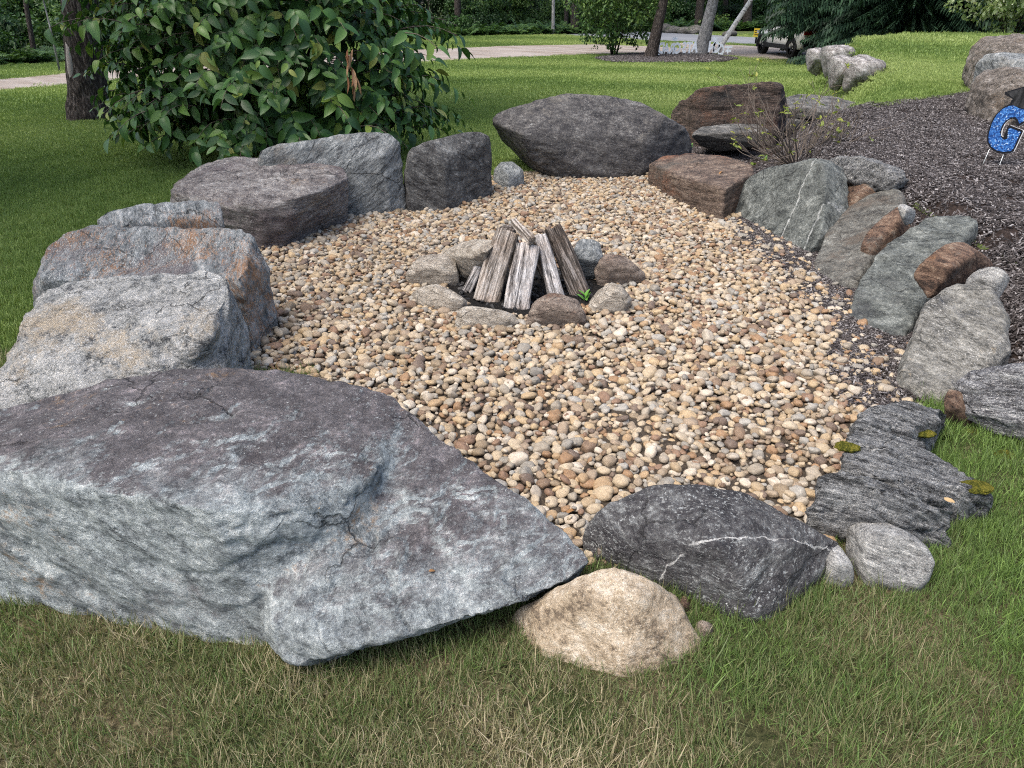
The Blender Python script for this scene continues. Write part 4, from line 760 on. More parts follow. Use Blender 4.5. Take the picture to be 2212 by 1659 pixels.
nearness = (lp[:, 1]) + .0 * lp[:, 0] + .55 * np.abs(lp[:, 0]) * .2 - ls * 2.5 + 8. * ((lp[:, 2] > 1.25) | (lp[:, 2] < .2))
big = np.argsort(nearness)[:300]; rest = np.setdiff1d(np.arange(len(lp)), big)
for q in big: link('leaf', LF[ix[q]], shrub, lp[q], lr[q], ls[q])
scatter('foliage', lp[rest], lr[rest], ls[rest][:, None] * np.ones((1, 3)), ix[rest], LF, parent=shrub)
m = MB()
for p in tw[::2]: m.tube(np.array(p) - o0, np.linspace(.006, .002, 5), 4, False)
m.build('twigs', twig_mat, shrub)
for i in range(9):
    a = rng.uniform(0, 6.283); e = np.array([math.cos(a) * rng.uniform(.4, 1.2), math.sin(a) * rng.uniform(.3, .8), rng.uniform(1.2, 2.2)])
    MB().tube([np.array([.12 * math.cos(a), .1 * math.sin(a), -.05]), e * .35 + np.array([0, 0, .1]), e * .7, e], [.028, .022, .014, .006], 7).build('stem', bark_mat, shrub)
dead = plain('dead_leaf', (.22, .105, .055), .8, .2); DL = leaf_mesh('dead_leaf', .12, .035, dead, .9, .2); DL2 = leaf_mesh('dead_leaf', .12, .028, plain('dead_leaf_pale', (.30, .19, .11), .8, .2), 1.1, -.15)
for i in range(13):
    p = PY(752 + rng.uniform(-12, 16), 100 + i * 7.5 + rng.uniform(-6, 6), 6.98 + rng.uniform(-.05, .05)) - o0
    link('dead_leaf', DL if i % 2 else DL2, shrub, p, (rng.uniform(-.4, .4), 1.35 + rng.uniform(-.2, .2), rng.uniform(0, 6.28)), rng.uniform(.8, 1.4))

# clumps of leaves for bushes, crowns and the far woods
wood_leaf = leafy('woodland_leaf', [(0., (.012, .034, .012)), (.4, (.030, .075, .022)), (.7, (.058, .125, .032)), (1., (.13, .21, .05))], .3, .5, spread=.45)
def clump(k, n, rad, lf, mat, flat=.7, droop=.4):
    r = np.random.default_rng(k); V, F = [], []
    for _ in range(n):
        v = r.normal(size=3); v = v / np.linalg.norm(v) * rad * r.random() ** .5 * np.array([1, 1, flat]); L = lf * r.uniform(.6, 1.3); d = v / rad + r.normal(0, .5, 3) + np.array([0, 0, -droop]); d /= np.linalg.norm(d)
        sd = np.cross(d, np.array([0, 0, 1]) + r.normal(0, .4, 3)); sd /= np.linalg.norm(sd) + 1e-9; w = L * .30; n0 = len(V); nn = np.cross(sd, d)
        V += [v, v + d * L * .5 - sd * w + nn * w * .3, v + d * L, v + d * L * .5 + sd * w + nn * w * .3]; F += [(n0, n0 + 1, n0 + 2), (n0, n0 + 2, n0 + 3)]
    return mesh('clump', V, F, mat, False)
CW = [clump(500 + k, 52, .50, .17 + .03 * k, wood_leaf, .7, .3 + .2 * k) for k in range(5)]
def fern(k):
    r = np.random.default_rng(k); V, F = [], []
    for q in range(9):
        a = q * .7 + r.uniform(-.2, .2); L = r.uniform(.4, .75); d = np.array([math.cos(a), math.sin(a), 0]); sd = np.array([-d[1], d[0], 0])
        for i in range(10):
            u = (i + 1) / 11; b = d * L * u * .9 + np.array([0, 0, L * (1.1 * u - .75 * u * u)]); ln = .16 * L / .6 * math.sin(math.pi * min(1, u * .8 + .2)) + .02
            for s_ in (-1, 1):
                n0 = len(V); V += [b, b + sd * s_ * ln + d * ln * .35 - np.array([0, 0, .02]), b + d * .05]; F.append((n0, n0 + 1, n0 + 2))
    return mesh('fern', V, F, wood_leaf, False)
FN = [fern(520 + k) for k in range(3)]

EDGE = np.array([Pg(-420, 170)[:2], Pg(0, 141)[:2], Pg(320, 116)[:2], far(900, 80), far(1240, 73), far(1420, 66), far(1640, 66), far(1900, 72), far(2400, 84)])
seg = np.linalg.norm(np.diff(EDGE, axis=0), axis=1); cum = np.concatenate([[0], np.cumsum(seg)])
def edge_pt(u, dep):                      # a point dep metres into the woods
    s_ = u * cum[-1]; x = np.interp(s_, cum, EDGE[:, 0]); y = np.interp(s_, cum, EDGE[:, 1]); r_ = np.hypot(x, y); return x * (1 + dep / r_), y * (1 + dep / r_)
Q, T2_, I2, S2 = [], [], [], []
for i in range(210):                      # separate bushes and young trees, with dark gaps between
    u = rng.random(); dep = rng.random() ** .8 * 13 + .3; x, y = edge_pt(u, dep); hh = rng.uniform(.5, 1.5) + dep * rng.uniform(.04, .26); rr_ = rng.uniform(.6, 1.5); k = int(14 + 11 * rr_ * hh)
    v = rng.normal(size=(k, 3)); v /= np.linalg.norm(v, axis=1)[:, None]; v *= (rng.random(k) ** .35)[:, None]
    p = np.stack([x + v[:, 0] * rr_, y + v[:, 1] * rr_, gz(x + v[:, 0] * rr_, y + v[:, 1] * rr_) + .12 + (v[:, 2] * .5 + .5) * hh], 1); tb_ = np.clip(rng.normal(.36, .2), .02, .85)
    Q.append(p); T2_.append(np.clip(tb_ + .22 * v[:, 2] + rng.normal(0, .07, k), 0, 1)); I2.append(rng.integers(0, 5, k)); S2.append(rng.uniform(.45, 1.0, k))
n = 2600; u = rng.random(n); dep = rng.uniform(13, 19, n); x, y = edge_pt(u, dep); z = gz(x, y) + .1 + rng.random(n) * 5.5  # backing layer: the deep wood's shade put into a dark leaf tint
Q.append(np.stack([x, y, z], 1)); T2_.append(np.clip(.16 + .3 * n2(x, z, .4, 3., 2), 0, 1)); I2.append(rng.integers(0, 5, n)); S2.append(rng.uniform(.9, 1.6, n))
n = 2300; u = rng.random(n); dep = rng.random(n) ** 1.6 * 5 - .4; x, y = edge_pt(u, dep); Q.append(np.stack([x, y, gz(x, y) + rng.uniform(-.1, .1, n)], 1)); T2_.append(np.clip(.62 + .4 * n2(x, y, .35, 8., 2), .1, 1)); I2.append(rng.integers(5, 8, n)); S2.append(rng.uniform(.7, 1.5, n))
Q, T2_, I2, S2 = map(np.concatenate, (Q, T2_, I2, S2))
scatter('undergrowth', Q, rots(len(Q), .25), S2[:, None] * np.ones((1, 3)), I2, CW + FN, T2_, label='dense green woodland undergrowth and ferns beyond the driveway', cat='undergrowth')

def trunk(name, pts, rad, mat, parent, n=14, rough=.06, rings=None, origin=(0, 0, 0)):
    pts = np.asarray(pts, float) - np.asarray(origin); m_ = rings or (len(pts) * 5); s_ = np.linspace(0, 1, m_); tt = np.linspace(0, 1, len(pts))
    q = np.stack([np.interp(s_, tt, pts[:, i]) for i in range(3)], 1); r_ = np.interp(s_, tt, rad); k = MB(); k.tube(q, r_, n)
    v = np.array(k.v); c = np.repeat(q, n, 0); d = v - c; f = fbm(np.stack([d[:, 0] / (r_.max()) * 4, d[:, 1] / r_.max() * 4, v[:, 2] * 1.3], 1), 3) + .6 * billow(np.stack([d[:, 0] / r_.max() * 9, d[:, 1] / r_.max() * 9, v[:, 2] * 3.], 1), 2)
    k.v = [tuple(p) for p in c + d * (1 + rough * 2 * f)[:, None]]
    return k.build(name, mat, parent)
crown_cache = {}
def crown(parent, c, r, seed, n=420, lf=.26, tint=.4, hue=None):
    """a real crown: leaf clumps spread through its volume, joined in one mesh"""
    key = (seed, n, lf)
    if key not in crown_cache:
        g = np.random.default_rng(seed); V, F = [], []
        for _ in range(n):
            v = g.normal(size=3); v /= np.linalg.norm(v); v *= g.random() ** .4 * (1 + .25 * perlin(np.array([v * 1.8 + seed]))[0] * 2)
            for _ in range(9):
                p = v + g.normal(0, .075, 3); L = lf * g.uniform(.6, 1.3) / 2.6; d = g.normal(size=3) + np.array([0, 0, -.5]); d /= np.linalg.norm(d); sd = np.cross(d, g.normal(size=3)); sd /= np.linalg.norm(sd); n0 = len(V)
                V += [p, p + d * L * .5 - sd * L * .32, p + d * L, p + d * L * .5 + sd * L * .32]; F += [(n0, n0 + 1, n0 + 2, n0 + 3)]
        crown_cache[key] = mesh('crown', V, F, crown_leaf, False)
    return link('crown', crown_cache[key], parent, c, (0, 0, seed * 1.7), r)
crown_leaf = leafy('crown_leaf', [(0., (.022, .060, .016)), (.5, (.042, .10, .024)), (1., (.10, .17, .04))], .3, .5, tint=False)
def tree(name, label, base, top, rb, rt, mat, cr, cz, group, seed, cat='tree', h=11., limbs=5, n=14, rough=.06, rings=None, crx=1.):
    """base and top fix the visible trunk line; it carries on up into a crown out of view"""
    base, top = np.asarray(base, float), np.asarray(top, float); d = (top - base) / (top[2] - base[2]); T = base + d * h
    T[:2] = base[:2] + (T - base)[:2] * .8
    e = tag(empty(name, base), label, cat, group)
    mid = base + d * (top[2] - base[2])
    trunk('trunk', [base - d * .15 + 0, base + d * .35, mid, mid + (T - mid) * .5, T], [rb * 1.35, rb * 1.02, rt, rt * .6, rt * .15], mat, e, n, rough, rings, base)
    for i in range(limbs):
        a = i * 2.4 + seed; s_ = mid + (T - mid) * (.25 + .5 * i / limbs) - base; L = cr * .7
        trunk('limb', [s_, s_ + np.array([math.cos(a) * L * .5, math.sin(a) * L * .5, L * .35]), s_ + np.array([math.cos(a) * L, math.sin(a) * L, L * .55])], [rt * .4, rt * .25, .02], mat, e, 6, .03)
    crown(e, (mid + (T - mid) * .72 - base), (cr * crx, cr, cz), seed)
    return e
# yard trees
tb = Pg(196, 258); Yt = tb[1]
tl_ = tree('yard_tree', 'rough dark-barked tree with a pale bark scar on the lawn at left', tb, PY(172, 0, Yt + .0), .255, .225, bark_mat, 4.6, 3.0, 'yard trees', 4, h=8.5, n=56, rough=.07, rings=90)
scar = []                                   # grey healed wound on the trunk
for (x_, y_) in [(136, 88), (142, 98), (146, 120), (149, 146), (150, 168), (155, 182)]: scar.append(PY(x_ + 6, y_ + 4, Yt - .20) - np.array(tl_.location))
MB().tube(scar, [.008, .035, .055, .055, .03, .008], 10).build('bark_scar', plain('scar', (.30, .27, .25), .8, .2), tl_)
tree('yard_tree', 'tree standing just outside the left edge, its crown shading the lawn', (-8.8, 3.6, -.02), (-8.85, 3.6, 3.0), .24, .2, bark_mat, 4.3, 2.8, 'yard trees', 8, h=8)
pine = tree('yard_tree', 'dark leaning trunk rising from the island mulch bed beside the round bush', [*far(1405, 126), -.72], PY(1434, 0, far(1405, 126)[1]), .23, .17, bark_mat, 2.6, 2.5, 'yard trees', 5, h=10)
grey = tree('yard_tree', 'thick smooth grey trunk in the island mulch bed', [*far(1513, 119), -.72], PY(1541, 0, far(1513, 119)[1]), .27, .21, bark_grey, 3.0, 2.6, 'yard trees', 6, h=10)
bir = tree('birch_tree', 'slanting white birch trunk beside the thick grey trunk', [*far(1545, 118), -.72], PY(1622, 0, far(1545, 118)[1]), .105, .085, birch_mat, 1.8, 2.2, 'yard trees', 7, h=7)
# woods
for i, (px, Yw, w_px, lean, lb) in enumerate([(1195, 51.5, 7, 0, 'thin grey trunk in the woods left of the round bush'), (1241, 53, 17, 0, 'thick black trunk in the woods just left of the round bush'), (1222, 55, 9, 3, 'slim dark trunk in the woods between a thin grey and a thick black trunk'),
    (989, 53, 14, 0, 'dark trunk in the woods above the middle of the driveway'), (1075, 60, 10, -2, 'slender trunk deep in the woods behind the lawn'), (1507, 58, 17, 6, 'dark leaning trunk across the road left of the grey yard tree'), (1478, 62, 6, 0, 'thin paler trunk across the road by the stone wall'),
    (1462, 64, 5, 0, 'thinnest trunk across the road near the dark yard trunk'), (1612, 58, 18, 2, 'broad dark trunk across the road right of the birch'), (1565, 66, 10, 0, 'dark trunk across the road between the grey tree and the birch'), (930, 62, 9, 0, 'dark slim trunk at the woods edge beside the leafy shrub'),
    (60, 31, 10, 0, 'dark trunk in the woods at the far left'), (300, 40, 12, 0, 'dark trunk in the woods between the yard tree and the shrub'), (1665, 64, 9, -2, 'slim trunk across the road behind the white car')]):
    b = PY(px, 70, Yw); b[2] = gzf(b[0], b[1]) - .1; tp = PY(px + lean, 0, Yw); tp[2] = 2.2; rb = w_px / 2 / FPX * Yw
    tree('woodland_tree', lb, b, tp, rb, rb * .85, bark_grey if i in (0, 6) else bark_mat, 3.4, 3.4, 'trees in the woods', 10 + i % 3, h=13, limbs=3, n=10)
# saplings and the two bushes
def bush(name, label, base, R3, n, seed, tint, stems=7, lf=.16, group=None, lift=.35, kind='shrub', protos=None, sc=1.):
    e = tag(empty(name, base), label, kind, group); g = np.random.default_rng(seed); R3 = np.array(R3)
    v = g.normal(size=(n, 3)); v /= np.linalg.norm(v, axis=1)[:, None]; v *= (g.random(n) ** .33)[:, None] * (1 + .5 * perlin(v * 1.7 + seed))[:, None]
    p = v * R3 + np.array([0, 0, R3[2] + lift]); k = p[:, 2] > .15; p = p[k]
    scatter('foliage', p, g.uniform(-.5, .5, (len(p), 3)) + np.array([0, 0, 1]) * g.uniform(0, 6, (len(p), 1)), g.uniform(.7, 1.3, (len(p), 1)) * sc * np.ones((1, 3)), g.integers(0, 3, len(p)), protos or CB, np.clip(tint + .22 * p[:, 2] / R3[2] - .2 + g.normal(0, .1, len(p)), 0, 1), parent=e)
    for i in range(stems):
        a = i * 2.4; w_ = np.array([math.cos(a), math.sin(a), 0]) * R3 * g.uniform(.25, .6); MB().tube([(.08 * math.cos(a), .08 * math.sin(a), -.1), w_ * .4 + np.array([0, 0, lift + .2]), w_ + np.array([0, 0, lift + R3[2] * g.uniform(.7, 1.3)])], [.035, .025, .01], 6).build('stem', bark_mat, e)
    return e
CB = [clump(540 + k, 14, .22, .13, wood_leaf) for k in range(3)]
pale_leaf = leafy('pale_leaf', [(0., (.10, .17, .05)), (.5, (.26, .36, .13)), (1., (.72, .76, .62))], .35, .5, spread=.7)
CBl = [clump(545 + k, 16, .24, .12, pale_leaf, .5) for k in range(3)]
bb = far(1326, 121); bush('round_bush', 'round green bush with pale new leaves in the island mulch bed', (bb[0], bb[1], -.735), (1.95, 1.5, 1.5), 620, 3, .66, lift=.45)
bb = PY(2185, 80, 21.5); bush('pale_bush', 'bright light-green bush at the far right beside the spruces', (bb[0], bb[1], gzf(bb[0], bb[1])), (1.6, 1.2, 1.4), 620, 5, .62, lift=.1, protos=CBl)  # pale to whitish leaves are this bush's own colour
for k, (px, py, Ys, hgt, tt_, lb) in enumerate([(132, 166, 24.5, 2.6, .5, 'slim sapling with a thin bare stem at the woods edge on the left'), (215, 150, 26., 2.2, .75, 'bright-leaved sapling seen just right of the rough yard tree'), (285, 140, 28., 2.0, .6, 'pale green sapling between the yard tree and the leafy shrub')]):
    b = PY(px, py, Ys); b[2] = gzf(b[0], b[1]); e = tag(empty('sapling', b), lb, 'sapling', 'saplings by the driveway'); MB().tube([(0, 0, -.1), (.04, 0, hgt * .5), (0, .05, hgt)], [.03, .022, .01], 6).build('stem', bark_grey, e)
    g = np.random.default_rng(70 + k); v = g.normal(size=(46, 3)) * np.array([.42, .35, .45]) + np.array([0, 0, hgt * .95]); scatter('foliage', v, g.uniform(0, 6, (46, 3)), g.uniform(.6, 1.1, (46, 1)) * np.ones((1, 3)), g.integers(0, 3, 46), CB, np.full(46, tt_), parent=e)

# spruces
spruce_mat = leafy('spruce_needle', [(0., (.006, .020, .012)), (.5, (.016, .044, .024)), (1., (.040, .085, .045))], .12, .6, tint=False)
def spruce_mesh(seed):
    g = np.random.default_rng(seed); V, F = [], []
    H = 11.
    for lv in range(44):
        z = .35 + (H - .6) * (lv / 44) ** 1.25; Lb = 2.9 * (1 - z / H) ** .8 + .1
        for b in range(11 if lv < 22 else 7):
            a = g.uniform(0, 6.283); L = Lb * g.uniform(.75, 1.12); d = np.array([math.cos(a), math.sin(a), 0]); sd = np.array([-d[1], d[0], 0]); droop = g.uniform(.18, .42)
            m_ = int(5 + L * 5)
            for i in range(m_):
                u = (i + 1.) / m_; u = .25 + .75 * u; p = d * L * u + np.array([0, 0, z - droop * L * u * u + .12 * L * max(0, u - .7)]); wl = (.18 + .34 * (1 - u)) * g.uniform(.7, 1.2)
                for s_ in (-1, 1):
                    q = p + sd * s_ * wl + d * wl * .7 + np.array([0, 0, -.10 - .22 * g.random()]); w_ = .05 * d; n0 = len(V); nrm = np.array([0, 0, .03])
                    V += [p - w_, q + g.normal(0, .02, 3), p + w_ * 1.4 + nrm]; F.append((n0, n0 + 1, n0 + 2))
                    mid = (p + q) / 2; n0 = len(V); V += [mid - w_ * .6, mid + np.array([0, 0, -.14]) + g.normal(0, .05, 3), mid + w_]; F.append((n0, n0 + 1, n0 + 2))
                n0 = len(V); V += [p - sd * .045, p + d * .26 + np.array([0, 0, -.06]), p + sd * .045]; F.append((n0, n0 + 1, n0 + 2))
    return mesh('crown', V, F, spruce_mat, False)
SPM = [spruce_mesh(600), spruce_mesh(601)]
for i, (px, Ys, s_, rz, lb) in enumerate([(1828, 29.5, .92, .3, 'dark spruce whose boughs hang over the white car'), (1885, 28., .8, 1.2, 'dark spruce just right of the one over the car'), (1962, 26.5, .85, 2.2, 'broad spruce with layered boughs behind the upper lawn'), (2052, 27., .9, 3.1, 'spruce at the right end of the row, next to the bright bush'), (1895, 33., 1.1, 4.4, 'tall spruce standing behind the row above the car'), (2010, 33., 1.1, 5.0, 'tall spruce behind the right half of the row'), (2130, 31., 1.05, .9, 'spruce farthest right, behind the bright bush')]):
    b = PY(px, 80, Ys); b[2] = gzf(b[0], b[1]) if i else -.74
    e = tag(empty('spruce_tree', b, rz), lb, 'spruce', 'spruces behind the upper lawn'); link('crown', SPM[i % 2], e, (0, 0, 1.3 if i == 0 else 1.2 if i == 4 else 0), (0, 0, 0), s_)
    trunk('trunk', [(0, 0, -.2), (0, 0, 4), (0, 0, 10 * s_)], [.2, .13, .03], bark_mat, e, 8, .04)

# bare shrub on the mulch
bs = Pg(1722, 352); e = tag(empty('bare_shrub', bs), 'nearly bare twiggy shrub with a few yellow-green leaves on the mulch', 'shrub'); g = np.random.default_rng(12)
yl = leafy('young_leaf', [(0, (.14, .20, .035)), (.6, (.26, .32, .06)), (1., (.40, .40, .10))], .35, .5, tint=False); YL = [leaf_mesh('leaf', .046, .022, yl, .3, .3, 3), leaf_mesh('leaf', .036, .019, yl, .5, .1, 3)]
stem_mat = plain('shrub_stem', (.15, .125, .105), .85, .2); spots_ = []
def grow(m, p, d, L, r_, lvl):
    q = [p]; dd = d.copy()
    for i in range(4): dd = dd + g.normal(0, .10, 3) + np.array([0, 0, .05]); dd /= np.linalg.norm(dd); q.append(q[-1] + dd * L / 4)
    m.tube(q, np.linspace(r_, r_ * .55, 5), 5, False)
    if lvl < 3:
        for k in range(3 if lvl == 0 else g.integers(1, 3)):
            j = g.integers(1, 5); nd = dd + g.normal(0, .42, 3) + np.array([0, 0, .12]); grow(m, q[j], nd / np.linalg.norm(nd), L * g.uniform(.5, .8), r_ * .6, lvl + 1)
    if lvl >= 1:
        spots_.append((q[-1], dd))
        if g.random() < .5: spots_.append((q[2], dd))
for i in range(34):
    a = i * 2.399 + g.uniform(-.3, .3); el = g.uniform(.35, 1.35) if i % 3 else g.uniform(.2, .6); d = np.array([math.cos(a) * math.cos(el) * 1.25, math.sin(a) * math.cos(el) * .8, math.sin(el)]); m = MB()
    grow(m, np.array([.06 * math.cos(a), .05 * math.sin(a), -.02]), d, g.uniform(.28, .44), .0072, 0); m.build('stem', stem_mat, e)
g.shuffle(spots_); cnt = 0
for p, d in spots_:
    if cnt > 280: break
    if g.random() < .5 + .3 * (p[2] < .25):
        for k in range(g.integers(2, 5)): link('leaf', YL[k % 2], e, p, (g.uniform(-1, 1), g.uniform(-1.2, .3), g.uniform(0, 6.28)), g.uniform(.6, 1.3)); cnt += 1

# seedling in the fire ring, sprigs, moss, blown leaves
gl = plain('seedling_leaf', (.09, .24, .03), .5, .4); SL = leaf_mesh('leaf', .075, .035, gl, .3, .25)
def seedling(px, py, s_, n_, lb, mt=SL):
    p = Pg(px, py); e = tag(empty('seedling', p), lb, 'plant')
    for i in range(n_): link('leaf', mt, e, (0, 0, .005 + .012 * i * s_), (0, -1.15 + .35 * (i % 3), i * 2.1 + .6), s_ * (1 - .06 * i))
seedling(1263, 655, .85, 5, 'bright green seedling growing in the ash beside the small stick')
seedling(1584, 452, .6, 5, 'small green sprig at the corner of the reddish slab and veined slab')
seedling(1492, 322, .7, 4, 'green sprig at the right foot of the great round boulder')
seedling(1652, 350, .7, 5, 'yellow-green sprig on the mulch beside the bare shrub')
moss_mat = (lambda t: t.done(t.ramp(t.noise(t.co(), 60, 5, .7), [(.35, (.045, .055, .010)), (.5, (.15, .15, .022)), (.65, (.30, .26, .045))]), t.bump(t.noise(t.co(), 220, 4, .8), 1., .02)))(NT('moss', .95, .1))
for (px, py, z_, s_, lb) in [(1831, 964, .10, .050, 'yellow-green moss cushion in the notch of the striped schist boulder'), (1995, 934, .16, .05, 'moss cushion on the upper edge of the striped schist boulder'), (2112, 932, .10, .05, 'round moss patch in the dry grass below the banded slab'), (2176, 985, .07, .07, 'moss patch in the dry grass at the right edge'), (2110, 1050, .07, .06, 'brownish moss at the grass end of the schist boulder')]:
    bm = bmesh.new(); bmesh.ops.create_icosphere(bm, subdivisions=4, radius=1); v = np.array([q.co[:] for q in bm.verts]); f = [tuple(w.index for w in q.verts) for q in bm.faces]; bm.free()
    v = v * (1 + .35 * fbm(v * 2 + px, 4))[:, None] * np.array([1.2, .9, .28]) * s_ * .7; o = link('moss_cushion', mesh('moss_cushion', v, f, moss_mat), None, hit(px, py) - np.array([0, 0, s_ * .05])); tag(o, lb, 'moss', 'moss cushions')
FLm = [leaf_mesh('fallen_leaf', .06, .03, plain('fallen_leaf', (.26, .14, .06), .8, .2), .5, .3), leaf_mesh('fallen_leaf', .05, .028, plain('fallen_leaf_pale', (.42, .30, .16), .8, .2), .3, -.3)]
for i, (px, py, z_, lb) in enumerate([(1722, 568, .05, 'orange-brown dead leaf on the mulch below the veined slab'), (1742, 575, .05, 'curled tan dead leaf beside the brown-grey slab'), (1245, 1112, .05, 'reddish dead leaf in the gravel by the huge boulder'), (2038, 1078, .15, 'pinkish dead leaf on the grass end of the schist'), (926, 1238, .17, 'tiny olive leaf lying on the ledge of the huge boulder'), (690, 1103, .41, 'small brown leaf on the front rim of the huge boulder'), (1560, 372, .28, 'pale leaf on top of the flat reddish slab'), (1610, 770, .05, 'dead leaf on the gravel right of the fire ring')]):
    o = link('fallen_leaf', FLm[i % 2], None, hit(px, py) + np.array([0, 0, .006 if i in (3, 4, 5, 6) else .022]), (.2, .1, i * 1.7), .8 if i not in (4, 5) else .35); tag(o, lb, 'leaf', 'fallen leaves')
# ------------------------------------------------------------------ signs
white_pl = plain('white_plastic', (.74, .81, .90), .5, .4); wire = plain('wire', (.62, .66, .66), .4, .5, .3)
glit = NT('blue_glitter', .35, .6); c = glit.co(); v = glit.n('TexVoronoi'); v.inputs['Scale'].default_value = 120; glit.l(c, v.inputs[0])
glit_m = glit.done(glit.ramp(glit.math('FRACT', glit.math('MULTIPLY', v.outputs['Color'], 1.)), [(.25, (.008, .045, .19)), (.55, (.02, .12, .42)), (.80, (.10, .30, .68)), (.90, (.60, .75, .90))]))
blackp = plain('black_print', (.008, .008, .012), .4, .4); capm = (lambda t: t.done(t.ramp(t.noise(t.map(t.co(), (0, 0, 0), (3, .6, 1)), 9, 2), [(.4, (.010, .010, .011)), (.65, (.055, .055, .058))])))(NT('cap_print', .4, .4)); whiteb = plain('white_border', (.80, .80, .80), .5, .4); tas = plain('tassel', (.50, .47, .40), .6, .3)
K = .000462
def cx(p): return [((x - 850) * K, (1200 - y) * K) for x, y in p]
OUT = [(780, 430), (768, 482), (700, 530), (640, 610), (600, 700), (582, 820), (582, 940), (600, 1030), (640, 1100), (710, 1165), (790, 1200), (880, 1203), (960, 1185), (990, 1165), (1004, 1100), (1040, 862), (1030, 842), (850, 785), (826, 796), (806, 962), (770, 938), (757, 860), (775, 765), (815, 705), (860, 688), (905, 707), (938, 782), (965, 792), (1090, 692), (1102, 655), (1080, 600), (1066, 552), (1082, 485), (1150, 480), (1160, 395), (1070, 290), (980, 198), (662, 318), (666, 352), (790, 412)]
G_IN = [(765, 510), (690, 560), (640, 640), (606, 760), (600, 930), (625, 1040), (680, 1110), (760, 1160), (860, 1176), (955, 1158), (978, 1120), (1014, 872), (855, 822), (840, 850), (862, 985), (820, 998), (778, 968), (742, 890), (742, 800), (775, 722), (828, 672), (890, 662), (932, 700), (962, 752), (1070, 665), (1046, 610), (1040, 562), (900, 535), (820, 500)]
CAP = [(690, 325), (972, 222), (1085, 335), (1060, 420), (1024, 505), (1035, 552), (900, 525), (800, 488), (792, 472), (806, 408)]
sb = Pg(2156, 362); yaw = math.radians(-24)
sg = tag(empty('yard_sign', sb, yaw), 'blue glitter letter G yard sign wearing a black graduation cap', 'sign', 'blue letter signs on the mulch')
zoff = .10
def board(p, y0, y1, name, mat, par=None, grow=0., dx=0.):
    q = np.array(cx(p)); c0 = q.mean(0)
    m = MB(); m.prism([tuple(a) for a in (q + np.array([dx, 0]))], -y0, -y1); m.v = [(a, -c_, b + zoff) for a, b, c_ in m.v]; return m.build(name, mat, par, smooth=False)
for nm, pl, a, b, mt, dx in (('backing', OUT, -.004, .0, whiteb, .0062), ('outline', OUT, -.0001, .003, blackp, 0), ('letter', G_IN, .0029, .0045, glit_m, 0), ('cap', CAP, .0031, .0047, capm, 0)):
    board(pl, -b, -a, nm, mt, sg, dx=dx)
m = MB(); m.tube([(*[(1085 - 850) * K], -.006, (1200 - 338) * K + zoff), ((1060 - 850) * K, -.0065, (1200 - 480) * K + zoff), ((1040 - 850) * K, -.006, (1200 - 612) * K + zoff)], [.0018, .0022, .003], 6).build('tassel', tas, sg)
for (a, b) in (((668, 1150), (612, 1400)), ((875, 1215), (842, 1450))):
    (x1, z1), (x2, z2) = cx([a])[0], cx([b])[0]; MB().tube([(x1, .004, z1 + zoff), (x2, .0, z2 + zoff - .06)], [.0024, .0024], 6).build('stake', wire, sg)
def textmesh(ch, h, th, bold, mat):
    cu = bpy.data.curves.new('t', 'FONT'); cu.body = ch; cu.size = h / .73; cu.extrude = th; cu.offset = bold; cu.align_x = 'CENTER'; cu.resolution_u = 4
    o = bpy.data.objects.new('t', cu); COL.objects.link(o); dg = bpy.context.evaluated_depsgraph_get(); dg.update(); me = bpy.data.meshes.new_from_object(o.evaluated_get(dg)); bpy.data.objects.remove(o)
    me.materials.clear(); me.materials.append(mat); return me
s2 = tag(empty('yard_sign', (sb[0] + .66, sb[1] - .18, gzf(sb[0] + .66, sb[1] - .18)), yaw), 'blue letter sign almost wholly cut off by the right edge of the photo', 'sign', 'blue letter signs on the mulch')
tm = textmesh('R', .34, .002, .016, glit_m); link('letter', tm, s2, (0, -.004, .12), (R(90), 0, 0)); tm2 = textmesh('R', .34, .002, .03, whiteb); link('backing', tm2, s2, (0, .002, .12), (R(90), 0, 0))
for x_ in (-.12, .06): MB().tube([(x_, .004, .16), (x_ - .02, 0, -.06)], .0024, 6).build('stake', wire, s2)
# row of white letters seen from behind (they face the road)
Lx = [(555, 'D', 595), (612, 'A', 603), (672, 'R', 602), (728, 'G', 597), (808, 'S', 590), (862, 'T', 592), (915, 'A', 585), (1100, 'N', 585), (1150, 'O', 590), (1212, 'C', 610)]
for i, (cxp, ch, cyp) in enumerate(Lx):
    px = (2400 + .3617 * cxp) / 1.8228; py = .3617 * cyp / 1.8228; p = far(px, 121.5); b = (p[0], p[1], -.70)
    e = tag(empty('yard_letter', b), 'white letter %s sign seen from behind, %s' % (ch, ['first at the end by the dark trunk', 'second from the dark trunk', 'third from the dark trunk', 'fourth from the dark trunk, under a cap shape', 'fifth from the dark trunk', 'sixth from the dark trunk', 'just left of the thick grey trunk', 'just right of the thick grey trunk', 'half behind the birch', 'right of the birch'][i]), 'sign', 'white letter signs in the island bed')
    dz = .05 + (603 - cyp) * .0045; link('letter', textmesh(ch, .40, .003, .022, white_pl), e, (0, 0, dz), (R(90), R(rng.uniform(-5, 5)), R(180)), (.66, 1, 1))
    for x_ in (-.06, .06): MB().tube([(x_, -.01, dz + .06), (x_, -.01, -.08)], .003, 5).build('stake', wire, e)
